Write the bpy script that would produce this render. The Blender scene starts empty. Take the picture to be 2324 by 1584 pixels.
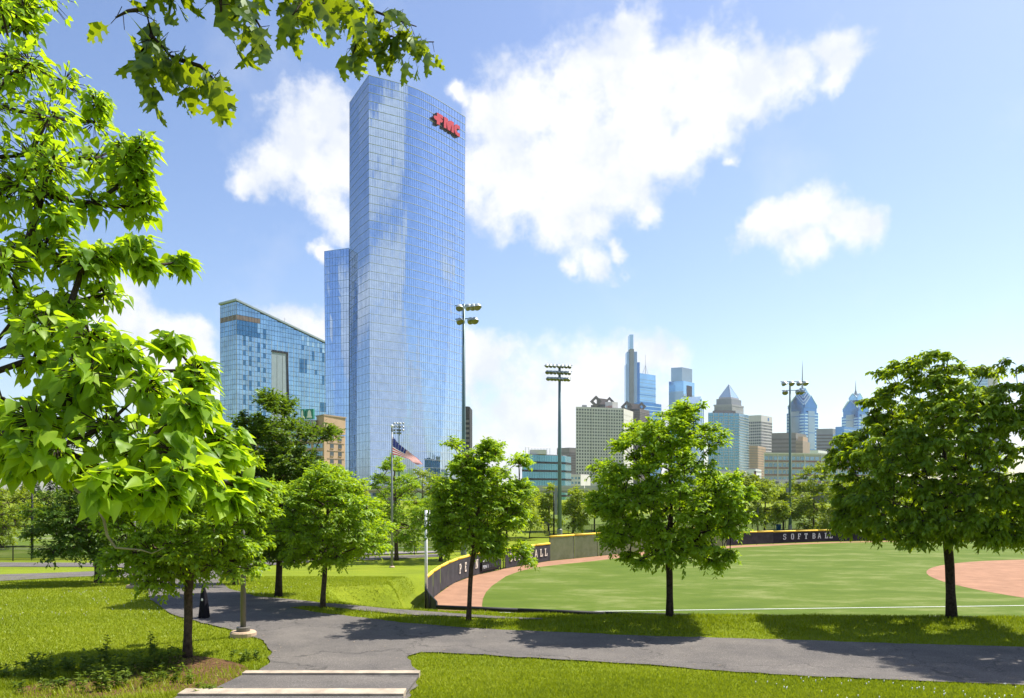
import bpy, bmesh, math, random
import numpy as np
from mathutils import Vector, Matrix
R = math.radians
random.seed(7)
RNG = np.random.default_rng(11)
SC = bpy.context.scene
COL = SC.collection

# ------------------------------------------------------------------ camera
# pixel helpers below use a 2324 px wide copy of the picture
F, CX, Y0, CZ = 1807.6, 1162.0, 1112.0, 3.45
cam = bpy.data.cameras.new('camera')
cam.lens = 28.0
cam.sensor_width = 36.0
cam.shift_y = (Y0 - 792.0) / 2324.0
cam.clip_start = 0.1
cam.clip_end = 20000
camo = bpy.data.objects.new('camera', cam)
camo.location = (0, 0, CZ)
camo.rotation_euler = (R(90), 0, 0)
COL.objects.link(camo)
SC.camera = camo

# ------------------------------------------------------------------ light
HAZE = 0.00006                         # density of the air
SUN_AZ, SUN_EL = R(60), R(58)          # azimuth measured from +Y towards +X
SUN_STRENGTH, SKY_STRENGTH, EXPOSURE = 5.0, 0.115, 0.74
sun = bpy.data.lights.new('sun', 'SUN')
sun.energy = SUN_STRENGTH
sun.angle = R(0.53)
sun.color = (1.0, 0.95, 0.86)
suno = bpy.data.objects.new('sun', sun)
sdir = Vector((math.sin(SUN_AZ) * math.cos(SUN_EL), math.cos(SUN_AZ) * math.cos(SUN_EL), math.sin(SUN_EL)))
suno.rotation_euler = sdir.to_track_quat('Z', 'Y').to_euler()
suno.location = (30, 20, 60)
COL.objects.link(suno)
SC.view_settings.view_transform = 'Standard'
SC.view_settings.look = 'None'
SC.view_settings.gamma = 1.0
SC.view_settings.use_curve_mapping = False
SC.view_settings.exposure = EXPOSURE
SC.render.film_transparent = False
SC.cycles.max_bounces = 6
SC.cycles.diffuse_bounces = 3
SC.cycles.glossy_bounces = 3
SC.cycles.transmission_bounces = 3
SC.cycles.transparent_max_bounces = 8
SC.cycles.caustics_reflective = False
SC.cycles.caustics_refractive = False
SC.cycles.use_denoising = True


class NT:
    """small helper round a node tree"""
    def __init__(s, tree):
        s.t = tree; s.n = tree.nodes; s.l = tree.links

    def new(s, typ, **kw):
        nd = s.n.new(typ)
        for k, v in kw.items():
            if k.startswith('i_'):
                nd.inputs[k[2:].replace('_', ' ')].default_value = v
            else:
                setattr(nd, k, v)
        return nd

    def link(s, a, b): s.l.new(a, b)

    def math(s, op, a, b=None, c=None, clamp=False):
        nd = s.n.new('ShaderNodeMath'); nd.operation = op; nd.use_clamp = clamp
        for i, v in enumerate((a, b, c)):
            if v is None: continue
            if isinstance(v, (int, float)): nd.inputs[i].default_value = v
            else: s.l.new(v, nd.inputs[i])
        return nd.outputs[0]

    def ramp(s, fac, stops):
        nd = s.n.new('ShaderNodeValToRGB')
        el = nd.color_ramp.elements
        while len(el) < len(stops): el.new(0.5)
        for e, (p, c) in zip(el, stops):
            e.position = p
            e.color = (c[0], c[1], c[2], 1) if not isinstance(c, (int, float)) else (c, c, c, 1)
        if fac is not None: s.l.new(fac, nd.inputs[0])
        return nd.outputs[0]

    def noise(s, vec, scale, detail=4, rough=0.55, out='Fac'):
        nd = s.n.new('ShaderNodeTexNoise')
        nd.inputs['Scale'].default_value = scale
        nd.inputs['Detail'].default_value = detail
        nd.inputs['Roughness'].default_value = rough
        if vec is not None: s.l.new(vec, nd.inputs['Vector'])
        return nd.outputs[out]

    def mix(s, fac, a, b):
        nd = s.n.new('ShaderNodeMix'); nd.data_type = 'RGBA'
        for sock, v in ((nd.inputs['Factor'], fac), (nd.inputs['A'], a), (nd.inputs['B'], b)):
            if isinstance(v, (int, float)): sock.default_value = v
            elif isinstance(v, tuple): sock.default_value = (v[0], v[1], v[2], 1)
            else: s.l.new(v, sock)
        return nd.outputs['Result']


# ------------------------------------------------------------------ sky with cumulus clouds
def build_world():
    w = bpy.data.worlds.new('World'); SC.world = w; w.use_nodes = True
    t = NT(w.node_tree); t.n.clear()
    out = t.new('ShaderNodeOutputWorld')
    sky = t.new('ShaderNodeTexSky', sky_type='NISHITA', sun_disc=False, sun_elevation=SUN_EL,
                sun_rotation=SUN_AZ, altitude=0.0, air_density=1.0, dust_density=1.0, ozone_density=1.0)
    bsky = t.new('ShaderNodeBackground', i_Strength=SKY_STRENGTH)
    hs = t.new('ShaderNodeHueSaturation', i_Saturation=1.10, i_Hue=0.508); t.link(sky.outputs[0], hs.inputs['Color']); t.link(hs.outputs[0], bsky.inputs[0])
    tc = t.new('ShaderNodeTexCoord')
    d0 = tc.outputs['Generated']
    nz = t.new('ShaderNodeTexNoise'); t.link(d0, nz.inputs['Vector'])
    nz.inputs['Scale'].default_value = 9; nz.inputs['Detail'].default_value = 5; nz.inputs['Roughness'].default_value = 0.6
    sub = t.new('ShaderNodeVectorMath', operation='SUBTRACT'); t.link(nz.outputs['Color'], sub.inputs[0]); sub.inputs[1].default_value = (.5, .5, .5)
    mad = t.new('ShaderNodeVectorMath', operation='MULTIPLY_ADD'); t.link(sub.outputs[0], mad.inputs[0])
    mad.inputs[1].default_value = (.10, .10, .10); t.link(d0, mad.inputs[2])
    wv = mad.outputs[0]
    px = [  # the clouds in view: picture position and radius
        (1430, 55, 62), (1400, 140, 95), (1290, 180, 80), (1500, 170, 95), (1620, 140, 90), (1720, 165, 85), (1825, 140, 62), (1915, 105, 52), (1930, 160, 40),
        (1195, 240, 95), (1120, 290, 80), (1300, 290, 130), (1450, 280, 140), (1600, 250, 95), (1690, 240, 60), (1560, 340, 70), (1090, 400, 80),
        (1200, 380, 115), (1330, 410, 125), (1440, 390, 100), (1260, 490, 75), (1350, 500, 55), (1140, 460, 60), (1470, 500, 42), (1400, 30, 35),
        (750, 270, 75), (680, 310, 80), (615, 375, 70), (700, 385, 70), (565, 420, 38), (790, 350, 80), (760, 470, 50), (718, 565, 30), (785, 490, 40), (1040, 210, 30),
        (1830, 490, 76), (1760, 515, 62), (1905, 530, 66), (1840, 570, 52), (1705, 530, 34), (1950, 515, 40),
        (1350, 605, 38), (1300, 615, 26), (1408, 580, 26),
        (290, 745, 72), (235, 720, 60), (375, 770, 60), (450, 765, 38), (470, 890, 66), (440, 950, 66), (640, 745, 44), (715, 770, 44), (330, 850, 60),
        (1100, 815, 52), (1068, 780, 36), (1190, 985, 90), (1250, 905, 82), (1320, 875, 66), (1390, 850, 52), (1130, 1045, 90), (1260, 1010, 105),
        (1365, 950, 90), (1492, 812, 42), (1440, 830, 40), (1060, 870, 38), (1500, 1010, 80), (1700, 1060, 60), (1640, 375, 24), (1930, 1050, 70), (2300, 965, 52)]
    cen = []
    for x, y, r in px:
        v = Vector(((x - CX) / F, 1, (Y0 - y) / F)); l = v.length
        cen.append((v / l, r * (1.25 if y < 700 else 1.6) / F / l))
    rr = random.Random(5)
    clusters = [(126, 22), (124, 26), (119, 13), (121, 10), (110, 4), (115, 6), (104, 4), (-47, 7), (-44, 4), (-121, 10), (78, 12), (160, 12), (-95, 14), (-120, 25), (-150, 12), (55, 7), (-60, 11), (180, 30), (20, 50), (-70, 48), (150, 60), (165, 24)]  # clouds out of view, added for the tower glass to mirror
    for az, el in clusters:
        for k in range(5):
            a = R(az + rr.uniform(-4, 4)); e = R(max(2, el + rr.uniform(-2.5, 2.5)))
            cen.append((Vector((math.sin(a) * math.cos(e), math.cos(a) * math.cos(e), math.sin(e))), rr.uniform(.04, .07) if el < 26 else rr.uniform(.035, .075)))
    acc = None
    for c, r in cen:
        ds = t.new('ShaderNodeVectorMath', operation='DISTANCE')
        t.link(wv, ds.inputs[0]); ds.inputs[1].default_value = c
        v = t.math('MULTIPLY_ADD', ds.outputs['Value'], -1.0 / r, 1.0)
        acc = v if acc is None else t.math('SMOOTH_MAX', acc, v, 0.5)
    acc = t.math('MAXIMUM', acc, -1.0)
    fine = t.noise(d0, 26, 8, 0.62)
    dens = t.math('MULTIPLY_ADD', t.math('SUBTRACT', fine, 0.5), 1.9, t.math('MULTIPLY', acc, 1.25))
    mr = t.new('ShaderNodeMapRange', interpolation_type='SMOOTHSTEP')
    mr.inputs['From Min'].default_value = -0.14; mr.inputs['From Max'].default_value = 0.85
    t.link(dens, mr.inputs['Value'])
    thin = t.noise(d0, 6, 5, 0.6)          # wisps of thin high cloud
    wisp = t.math('MULTIPLY', t.math('SUBTRACT', thin, 0.55, clamp=True), 0.9, clamp=True)
    cov = t.math('MULTIPLY', t.math('MAXIMUM', mr.outputs[0], wisp), 0.97)
    shade = t.noise(d0, 15, 5, 0.6)
    colr = t.ramp(shade, [(0.36, (.80, .84, .91)), (0.58, (1.0, 1.0, 1.0))])
    bc = t.new('ShaderNodeBackground', i_Strength=0.66); t.link(colr, bc.inputs[0])
    ms = t.new('ShaderNodeMixShader')
    t.link(cov, ms.inputs[0]); t.link(bsky.outputs[0], ms.inputs[1]); t.link(bc.outputs[0], ms.inputs[2])
    t.link(ms.outputs[0], out.inputs[0])
    w.cycles.sampling_method = 'MANUAL'; w.cycles.sample_map_resolution = 512


build_world()


# ------------------------------------------------------------------ materials
def mat(name, color, rough=0.7, metal=0.0, var=0.0, vscale=3.0, bump=0.0, bscale=20.0, spec=0.5, coord='Object', detail=4):
    m = bpy.data.materials.new(name); m.use_nodes = True
    t = NT(m.node_tree); b = t.n['Principled BSDF']
    b.inputs['Roughness'].default_value = rough; b.inputs['Metallic'].default_value = metal
    b.inputs['Specular IOR Level'].default_value = spec
    tc = t.new('ShaderNodeTexCoord')
    c = (*color, 1)
    b.inputs['Base Color'].default_value = c
    if var > 0:
        f = t.noise(tc.outputs[coord], vscale, detail, 0.6)
        lo = tuple(max(0, x * (1 - var)) for x in color); hi = tuple(min(1, x * (1 + var)) for x in color)
        t.link(t.ramp(f, [(0.3, lo), (0.7, hi)]), b.inputs['Base Color'])
    if bump > 0:
        bp = t.new('ShaderNodeBump', i_Strength=bump, i_Distance=0.02)
        t.link(t.noise(tc.outputs[coord], bscale, 4, 0.6), bp.inputs['Height']); t.link(bp.outputs[0], b.inputs['Normal'])
    return m


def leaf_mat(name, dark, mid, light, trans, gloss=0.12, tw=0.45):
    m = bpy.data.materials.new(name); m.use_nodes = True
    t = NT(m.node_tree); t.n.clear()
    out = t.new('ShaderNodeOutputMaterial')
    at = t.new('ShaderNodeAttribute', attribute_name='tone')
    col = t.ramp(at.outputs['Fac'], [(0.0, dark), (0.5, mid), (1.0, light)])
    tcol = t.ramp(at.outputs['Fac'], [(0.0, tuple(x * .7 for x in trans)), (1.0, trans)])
    df = t.new('ShaderNodeBsdfDiffuse'); t.link(col, df.inputs[0])
    tr = t.new('ShaderNodeBsdfTranslucent'); t.link(tcol, tr.inputs[0])
    mx = t.new('ShaderNodeMixShader'); mx.inputs[0].default_value = tw
    t.link(df.outputs[0], mx.inputs[1]); t.link(tr.outputs[0], mx.inputs[2])
    gl = t.new('ShaderNodeBsdfGlossy', i_Roughness=0.42); gl.inputs[0].default_value = (.85, .95, .75, 1)
    m2 = t.new('ShaderNodeMixShader'); m2.inputs[0].default_value = gloss * .35
    t.link(mx.outputs[0], m2.inputs[1]); t.link(gl.outputs[0], m2.inputs[2])
    t.link(m2.outputs[0], out.inputs[0])
    return m


def glass_mat(name, color, rough=0.04, metal=0.8, var=0.12, vscale=0.15):
    m = mat(name, color, rough, metal, var, vscale, coord='Object')
    return m


def ground_mat():
    m = bpy.data.materials.new('lawn_ground'); m.use_nodes = True
    t = NT(m.node_tree); b = t.n['Principled BSDF']; b.inputs['Roughness'].default_value = 0.9
    b.inputs['Specular IOR Level'].default_value = 0.15
    tc = t.new('ShaderNodeTexCoord'); o = tc.outputs['Object']
    big = t.noise(o, 0.35, 4, 0.6); sm = t.noise(o, 9, 6, 0.7)
    base = t.ramp(big, [(0.3, (.165, .215, .009)), (0.55, (.225, .280, .010)), (0.75, (.275, .305, .016))])
    c = t.mix(t.math('MULTIPLY', t.ramp(sm, [(0.35, 0.0), (0.75, 1.0)]), 0.55), base, (.080, .125, .007))
    dry = t.ramp(t.noise(o, 1.3, 5, 0.65), [(0.62, 0.0), (0.75, 1.0)])
    c = t.mix(t.math('MULTIPLY', dry, 0.35), c, (.27, .27, .05))
    t.link(c, b.inputs['Base Color'])
    bp = t.new('ShaderNodeBump', i_Strength=0.9, i_Distance=0.06); t.link(t.noise(o, 14, 6, 0.75), bp.inputs['Height'])
    t.link(bp.outputs[0], b.inputs['Normal'])
    return m


def asphalt_mat():
    m = bpy.data.materials.new('asphalt'); m.use_nodes = True
    t = NT(m.node_tree); b = t.n['Principled BSDF']; b.inputs['Roughness'].default_value = 0.85
    b.inputs['Specular IOR Level'].default_value = 0.08
    tc = t.new('ShaderNodeTexCoord'); o = tc.outputs['Object']
    g = t.ramp(t.noise(o, 38, 4, 0.85), [(0.35, (.095, .087, .080)), (0.55, (.160, .147, .135)), (0.72, (.34, .32, .30))])
    p = t.ramp(t.noise(o, 0.7, 7, 0.68), [(0.3, (.70, .70, .72)), (0.7, (1.2, 1.17, 1.13))])
    mm = t.new('ShaderNodeMix', data_type='RGBA', blend_type='MULTIPLY'); mm.inputs['Factor'].default_value = 1
    t.link(g, mm.inputs['A']); t.link(p, mm.inputs['B'])
    vo = t.new('ShaderNodeTexVoronoi', feature='DISTANCE_TO_EDGE'); vo.inputs['Scale'].default_value = 0.22
    wn = t.new('ShaderNodeVectorMath', operation='MULTIPLY_ADD'); t.link(t.noise(o, 1.2, 4, .6, 'Color'), wn.inputs[0])
    wn.inputs[1].default_value = (1.6, 1.6, 0); t.link(o, wn.inputs[2]); t.link(wn.outputs[0], vo.inputs['Vector'])
    crack = t.ramp(vo.outputs['Distance'], [(0.0, 1.0), (0.006, 0.0)])
    c = t.mix(t.math('MULTIPLY', crack, 0.55), mm.outputs['Result'], (.03, .03, .03))
    t.link(c, b.inputs['Base Color'])
    bp = t.new('ShaderNodeBump', i_Strength=0.5, i_Distance=0.01); t.link(t.noise(o, 70, 3, 0.8), bp.inputs['Height'])
    t.link(bp.outputs[0], b.inputs['Normal'])
    return m


def turf_mat():
    m = bpy.data.materials.new('sport_turf'); m.use_nodes = True
    t = NT(m.node_tree); b = t.n['Principled BSDF']; b.inputs['Roughness'].default_value = 0.75
    b.inputs['Specular IOR Level'].default_value = 0.06
    tc = t.new('ShaderNodeTexCoord'); o = tc.outputs['Object']
    mp = t.new('ShaderNodeMapping'); mp.inputs['Scale'].default_value = (0.22, 0.42, 1); mp.inputs['Rotation'].default_value = (0, 0, R(-12)); t.link(o, mp.inputs[0])
    st = t.noise(mp.outputs[0], 1.0, 9, 0.72)
    sm = t.noise(o, 5, 5, 0.7)
    c = t.ramp(st, [(0.28, (.070, .116, .010)), (0.5, (.108, .156, .018)), (0.66, (.215, .240, .075))])
    c = t.mix(t.math('MULTIPLY', sm, 0.35), c, (.060, .098, .010))
    t.link(c, b.inputs['Base Color'])
    bp = t.new('ShaderNodeBump', i_Strength=0.4, i_Distance=0.02); t.link(t.noise(o, 25, 4, 0.7), bp.inputs['Height'])
    t.link(bp.outputs[0], b.inputs['Normal'])
    return m


def mesh_screen_mat(name, color, opacity):
    m = mat(name, color, 0.8, 0, 0.3, 2.0)
    t = NT(m.node_tree); b = t.n['Principled BSDF']; out = t.n['Material Output']
    tr = t.new('ShaderNodeBsdfTransparent'); mx = t.new('ShaderNodeMixShader'); mx.inputs[0].default_value = opacity
    t.link(tr.outputs[0], mx.inputs[1]); t.link(b.outputs[0], mx.inputs[2]); t.link(mx.outputs[0], out.inputs[0])
    return m


M = dict(
    ground=ground_mat(), asphalt=asphalt_mat(), turf=turf_mat(),
    clay=mat('red_clay', (.33, .185, .115), 0.95, 0, .16, 1.2, .3, 30, .1),
    stone=mat('pale_stone', (.43, .35, .26), 0.8, 0, .32, 3.5, .5, 40, detail=8),
    concrete=mat('concrete', (.50, .36, .24), 0.85, 0, .12, 6, .2, 40),
    paving=mat('pale_paving', (.36, .33, .31), 0.9, 0, .12, .5),
    mulch=mat('mulch', (.13, .07, .035), 0.95, 0, .7, 18, .8, 30, .1),
    bark=mat('bark', (.085, .058, .04), 0.9, 0, .5, 14, .9, 26, .2),
    bark_dark=mat('bark_dark', (.045, .032, .026), 0.9, 0, .5, 14, .9, 26, .2),
    bark_pale=mat('bark_pale', (.30, .24, .17), 0.9, 0, .3, 10),
    steel=mat('galvanised_steel', (.24, .25, .25), 0.5, .25, .1, 2),
    polegrey=mat('bronze_grey_paint', (.17, .155, .13), 0.5, .2, .08, 2),
    polegreen=mat('green_grey_paint', (.12, .19, .21), 0.5, .2, .12, .6),
    lamphood=mat('lamp_hood', (.42, .46, .46), 0.45, .3, .1, 3),
    lens=mat('lamp_lens', (.22, .21, .13), 0.25, .2, .2, 3),
    white=mat('white_paint', (.78, .78, .77), 0.6, 0, .05, 2),
    line=mat('line_paint', (.72, .72, .68), 0.8, 0, .12, 3),
    black=mat('black_paint', (.012, .012, .013), 0.6, 0, .2, 3, spec=.25),
    screen=mat('black_windscreen', (.048, .045, .05), 0.85, 0, .3, 1.5, .35, 3, .2),
    screen_dark=mat('navy_windscreen', (.022, .020, .028), 0.85, 0, .3, 1.5, .35, 3, .2),
    screen_thin=mesh_screen_mat('thin_windscreen', (.085, .080, .075), 0.86),
    chain=mesh_screen_mat('chain_link', (.015, .015, .015), 0.35),
    yellow=mat('yellow_cap', (.85, .55, .03), 0.6, 0, .12, 2),
    letter=mat('cream_letters', (.72, .62, .52), 0.7, 0, .05, 3),
    red=mat('red_sign', (.62, .03, .05), 0.5, 0, .05, .3),
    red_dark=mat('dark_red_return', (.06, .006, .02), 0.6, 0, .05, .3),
    flagred=mat('flag_red', (.58, .03, .05), 0.7, 0, .08, 2),
    flagwhite=mat('flag_white', (.80, .78, .76), 0.7, 0, .04, 2),
    flagblue=mat('flag_blue', (.035, .045, .20), 0.7, 0, .08, 2),
    fabric=mat('black_fabric', (.010, .009, .014), 0.9, 0, .3, 8, spec=.2),
    bluebin=mat('blue_plastic', (.03, .16, .42), 0.5, 0, .1, 4),
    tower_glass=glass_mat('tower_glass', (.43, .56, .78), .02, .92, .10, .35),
    tower_glass_b=glass_mat('tower_glass_shade', (.38, .51, .74), .02, .92, .12, .35),  # darker copy of the tower glass, shade of the left faces in its colour
    tower_core=mat('tower_core', (.03, .05, .09), .4, .2),
    mullion=mat('mullion', (.26, .34, .46), .4, .6, .1, 1),
    ledge=mat('pale_ledge', (.62, .64, .68), .5, .1, .1, .2),
    evo_glass=glass_mat('pale_blue_glass', (.26, .43, .58), .08, .72, .22, .12),
    evo_glass_b=glass_mat('pale_grey_glass', (.34, .48, .58), .10, .65, .2, .12),
    evo_dark=glass_mat('dark_blue_glass', (.06, .18, .32), .05, .6, .2, .3),
    evo_panel=mat('grey_panel', (.36, .43, .48), .6, .1, .08, .3),
    brown_panel=mat('brown_louvre', (.20, .15, .13), .7, 0, .2, .5),
    beige=mat('beige_brick', (.46, .31, .20), .85, 0, .08, .25),
    beige2=mat('tan_brick', (.34, .25, .19), .85, 0, .1, .2),
    window=mat('window_glass', (.05, .065, .08), .08, .3, .3, .2),
    window_blue=glass_mat('blue_window_glass', (.20, .34, .46), .08, .6, .25, .05),
    offwhite=mat('offwhite_concrete', (.66, .62, .59), .8, 0, .06, .2),
    slabgrey=mat('grey_concrete', (.42, .41, .41), .8, 0, .08, .2),
    greypanel=mat('office_grey', (.30, .31, .33), .7, .1, .08, .1),
    brown=mat('brown_granite', (.14, .11, .10), .6, .1, .12, .1),
    darkbrown=mat('dark_steel', (.025, .022, .022), .6, .3, .2, .2),
    taupe=mat('taupe_stone', (.22, .19, .18), .75, 0, .1, .1),
    sky_glass=glass_mat('skyline_glass', (.28, .50, .72), .08, .75, .12, .03),
    sky_glass_deep=glass_mat('skyline_deep_glass', (.07, .22, .46), .08, .75, .15, .03),
    sky_glass_grey=glass_mat('skyline_grey_glass', (.30, .40, .48), .1, .65, .12, .03),
    sky_glass_pale=glass_mat('skyline_pale_glass', (.50, .66, .74), .12, .6, .1, .03),
    teal_glass=glass_mat('teal_glass', (.13, .33, .45), .08, .65, .2, .06),
    trim=mat('pale_trim', (.46, .48, .49), .6, .2, .06, .1),
    green_sign=mat('green_sign', (.02, .23, .17), .6, 0, .05, .3),
    orange=mat('orange_sign', (.55, .17, .05), .6, 0, .05, .3),
    maroon=mat('maroon_sign', (.20, .03, .05), .6, 0, .05, .3),
    roofgrey=mat('roof_grey', (.26, .25, .25), .85, 0, .15, .2),
    brick=mat('red_brick', (.26, .10, .07), .85, 0, .12, .3),
)
M['leaf_mid'] = leaf_mat('mid_leaf', (.075, .150, .008), (.180, .305, .012), (.325, .455, .024), (.60, .82, .012), .07, .44)
M['leaf_dark'] = leaf_mat('dark_leaf', (.035, .080, .009), (.075, .145, .011), (.135, .215, .020), (.24, .37, .012), .07, .40)
M['leaf_deep'] = leaf_mat('deep_leaf', (.040, .090, .006), (.130, .225, .010), (.300, .420, .020), (.54, .70, .010), .07, .42)  # darker than the mid leaf, the backlit crown put into the colour
M['leaf_far'] = leaf_mat('far_leaf', (.100, .155, .008), (.165, .235, .010), (.240, .305, .020), (.48, .58, .012), .05, .44)
M['leaf_pine'] = leaf_mat('pine_needles', (.014, .034, .008), (.030, .060, .012), (.050, .090, .018), (.06, .10, .012), .04, .2)
M['leaf_catalpa'] = leaf_mat('heart_leaf', (.065, .165, .010), (.175, .300, .016), (.300, .420, .036), (.64, .88, .014), .05, .52)
M['leaf_oak'] = leaf_mat('oak_leaf', (.045, .105, .012), (.080, .155, .016), (.130, .210, .024), (.44, .54, .008), .14, .46)
M['grass'] = leaf_mat('grass_blade', (.150, .205, .008), (.235, .290, .010), (.335, .360, .026), (.38, .46, .010), .04, .35)
for k_ in ('flagred', 'flagwhite', 'flagblue'):        # thin cloth lets some light through
    t_ = NT(M[k_].node_tree); pb = t_.n['Principled BSDF']; tr_ = t_.new('ShaderNodeBsdfTranslucent'); mx_ = t_.new('ShaderNodeMixShader'); mx_.inputs[0].default_value = .5
    tr_.inputs[0].default_value = pb.inputs['Base Color'].default_value
    t_.link(pb.outputs[0], mx_.inputs[1]); t_.link(tr_.outputs[0], mx_.inputs[2]); t_.link(mx_.outputs[0], t_.n['Material Output'].inputs[0])
M['weed'] = leaf_mat('weed_leaf', (.055, .100, .014), (.105, .165, .020), (.180, .235, .030), (.26, .35, .02), .05, .35)


# ------------------------------------------------------------------ mesh helpers
def world_origin(o):
    v = Vector((0, 0, 0))
    while o is not None:
        v = v + o.location; o = o.parent
    return v


def link(o, parent=None, label=None, cat=None, group=None, kind=None):
    COL.objects.link(o)
    if parent is not None:
        o.location = -world_origin(parent) + o.location
        o.parent = parent
    if label: o['label'] = label
    if cat: o['category'] = cat
    if group: o['group'] = group
    if kind: o['kind'] = kind
    return o


def empty(name, loc, label, cat, group=None):
    o = bpy.data.objects.new(name, None); o.location = loc
    o.empty_display_size = 0.3
    return link(o, None, label, cat, group)


def mesh_np(name, verts, faces, material, parent=None, tone=None, smooth=False, **kw):
    """verts (n,3) array, faces (m,k) array"""
    verts = np.asarray(verts, dtype=np.float32); faces = np.asarray(faces, dtype=np.int32)
    me = bpy.data.meshes.new(name)
    me.vertices.add(len(verts)); me.vertices.foreach_set('co', verts.ravel())
    m, k = faces.shape
    me.loops.add(m * k); me.loops.foreach_set('vertex_index', faces.ravel())
    me.polygons.add(m); me.polygons.foreach_set('loop_start', np.arange(0, m * k, k, dtype=np.int32))
    if smooth: me.polygons.foreach_set('use_smooth', np.ones(m, dtype=bool))
    me.update(calc_edges=True)
    if tone is not None:
        a = me.attributes.new('tone', 'FLOAT', 'FACE'); a.data.foreach_set('value', np.asarray(tone, dtype=np.float32))
    me.materials.append(material)
    return link(bpy.data.objects.new(name, me), parent, **kw)


class MB:
    def __init__(s): s.v = []; s.f = []

    def add(s, vs, fs):
        b = len(s.v); s.v += [tuple(v) for v in vs]; s.f += [tuple(b + i for i in f) for f in fs]; return s

    def box(s, c, size, rz=0.0):
        c = Vector(c); h = Vector(size) / 2; rm = Matrix.Rotation(rz, 3, 'Z')
        vs = [c + rm @ Vector((sx * h.x, sy * h.y, sz * h.z)) for sz in (-1, 1) for sy in (-1, 1) for sx in (-1, 1)]
        return s.add(vs, [(0, 2, 3, 1), (4, 5, 7, 6), (0, 1, 5, 4), (2, 6, 7, 3), (0, 4, 6, 2), (1, 3, 7, 5)])

    def hexa(s, a, b):
        """two quads of four points each, joined"""
        return s.add(list(a) + list(b), [(3, 2, 1, 0), (4, 5, 6, 7), (0, 1, 5, 4), (1, 2, 6, 5), (2, 3, 7, 6), (3, 0, 4, 7)])

    def wallbox(s, A, B, z0, z1, out, t):
        """box along plan line A-B, from z0 to z1, standing 'out' proud of the line to its right-hand normal, t thick"""
        A = Vector(A[:2]); B = Vector(B[:2]); d = (B - A).normalized(); n = Vector((d.y, -d.x))
        o0 = n * out; o1 = n * (out - t)
        q = lambda p, z: Vector((p.x, p.y, z))
        return s.hexa([q(A + o0, z0), q(B + o0, z0), q(B + o0, z1), q(A + o0, z1)], [q(A + o1, z0), q(B + o1, z0), q(B + o1, z1), q(A + o1, z1)])

    def prism(s, poly, zs0, zs1):
        """vertical prism on plan polygon; zs may be numbers or lists"""
        n = len(poly)
        a = [(p[0], p[1], zs0[i] if isinstance(zs0, (list, tuple)) else zs0) for i, p in enumerate(poly)]
        b = [(p[0], p[1], zs1[i] if isinstance(zs1, (list, tuple)) else zs1) for i, p in enumerate(poly)]
        return s.add(a + b, [tuple(range(n - 1, -1, -1)), tuple(range(n, 2 * n))] + [(i, (i + 1) % n, n + (i + 1) % n, n + i) for i in range(n)])

    def extrude(s, pts, off):
        n = len(pts); off = Vector(off)
        return s.add([Vector(p) for p in pts] + [Vector(p) + off for p in pts],
                     [tuple(range(n)), tuple(range(2 * n - 1, n - 1, -1))] + [(i, n + i, n + (i + 1) % n, (i + 1) % n) for i in range(n)])

    def tube(s, pts, radii, n=8, cap=True):
        pts = [Vector(p) for p in pts]
        if isinstance(radii, (int, float)): radii = [radii] * len(pts)
        base = len(s.v); up = Vector((0, 0, 1))
        for i, p in enumerate(pts):
            d = (pts[min(i + 1, len(pts) - 1)] - pts[max(i - 1, 0)]).normalized()
            a = d.cross(up if abs(d.z) < .95 else Vector((1, 0, 0))).normalized(); b = d.cross(a)
            for k in range(n):
                an = 2 * math.pi * k / n
                s.v.append(tuple(p + (a * math.cos(an) + b * math.sin(an)) * radii[i]))
        for i in range(len(pts) - 1):
            for k in range(n):
                k2 = (k + 1) % n
                s.f.append((base + i * n + k, base + i * n + k2, base + (i + 1) * n + k2, base + (i + 1) * n + k))
        if cap:
            s.f.append(tuple(base + k for k in range(n - 1, -1, -1)))
            s.f.append(tuple(base + (len(pts) - 1) * n + k for k in range(n)))
        return s

    def lathe(s, c, prof, n=16, axis=None):
        """profile [(r,z)] about a vertical axis at c (or along axis)"""
        c = Vector(c); base = len(s.v)
        if axis is None: q = Matrix.Identity(3)
        else: q = Vector((0, 0, 1)).rotation_difference(Vector(axis)).to_matrix()
        for r, z in prof:
            for k in range(n):
                an = 2 * math.pi * k / n
                s.v.append(tuple(c + q @ Vector((r * math.cos(an), r * math.sin(an), z))))
        for i in range(len(prof) - 1):
            for k in range(n):
                k2 = (k + 1) % n
                s.f.append((base + i * n + k, base + i * n + k2, base + (i + 1) * n + k2, base + (i + 1) * n + k))
        s.f.append(tuple(base + k for k in range(n - 1, -1, -1)))
        s.f.append(tuple(base + (len(prof) - 1) * n + k for k in range(n)))
        return s

    def build(s, name, material, parent=None, smooth=False, **kw):
        me = bpy.data.meshes.new(name); me.from_pydata(s.v, [], s.f)
        if smooth: me.polygons.foreach_set('use_smooth', [len(p.vertices) <= 4 for p in me.polygons])
        me.materials.append(material); me.update()
        return link(bpy.data.objects.new(name, me), parent, **kw)


def P(xd, yd, d):
    return Vector(((xd - CX) / F * d, d, CZ + (Y0 - yd) / F * d))


def PX(xd, d): return (xd - CX) / F * d
def PZ(yd, d): return CZ + (Y0 - yd) / F * d


def copy_tree(root, loc, label=None, rz=None):
    r = root.copy(); COL.objects.link(r); r.location = loc
    if rz is not None: r.rotation_euler = (0, 0, rz)
    if label: r['label'] = label
    for ch in list(root.children):
        c = ch.copy(); COL.objects.link(c); c.parent = r
        for g in list(ch.children):
            e = g.copy(); COL.objects.link(e); e.parent = c
    return r


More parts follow.
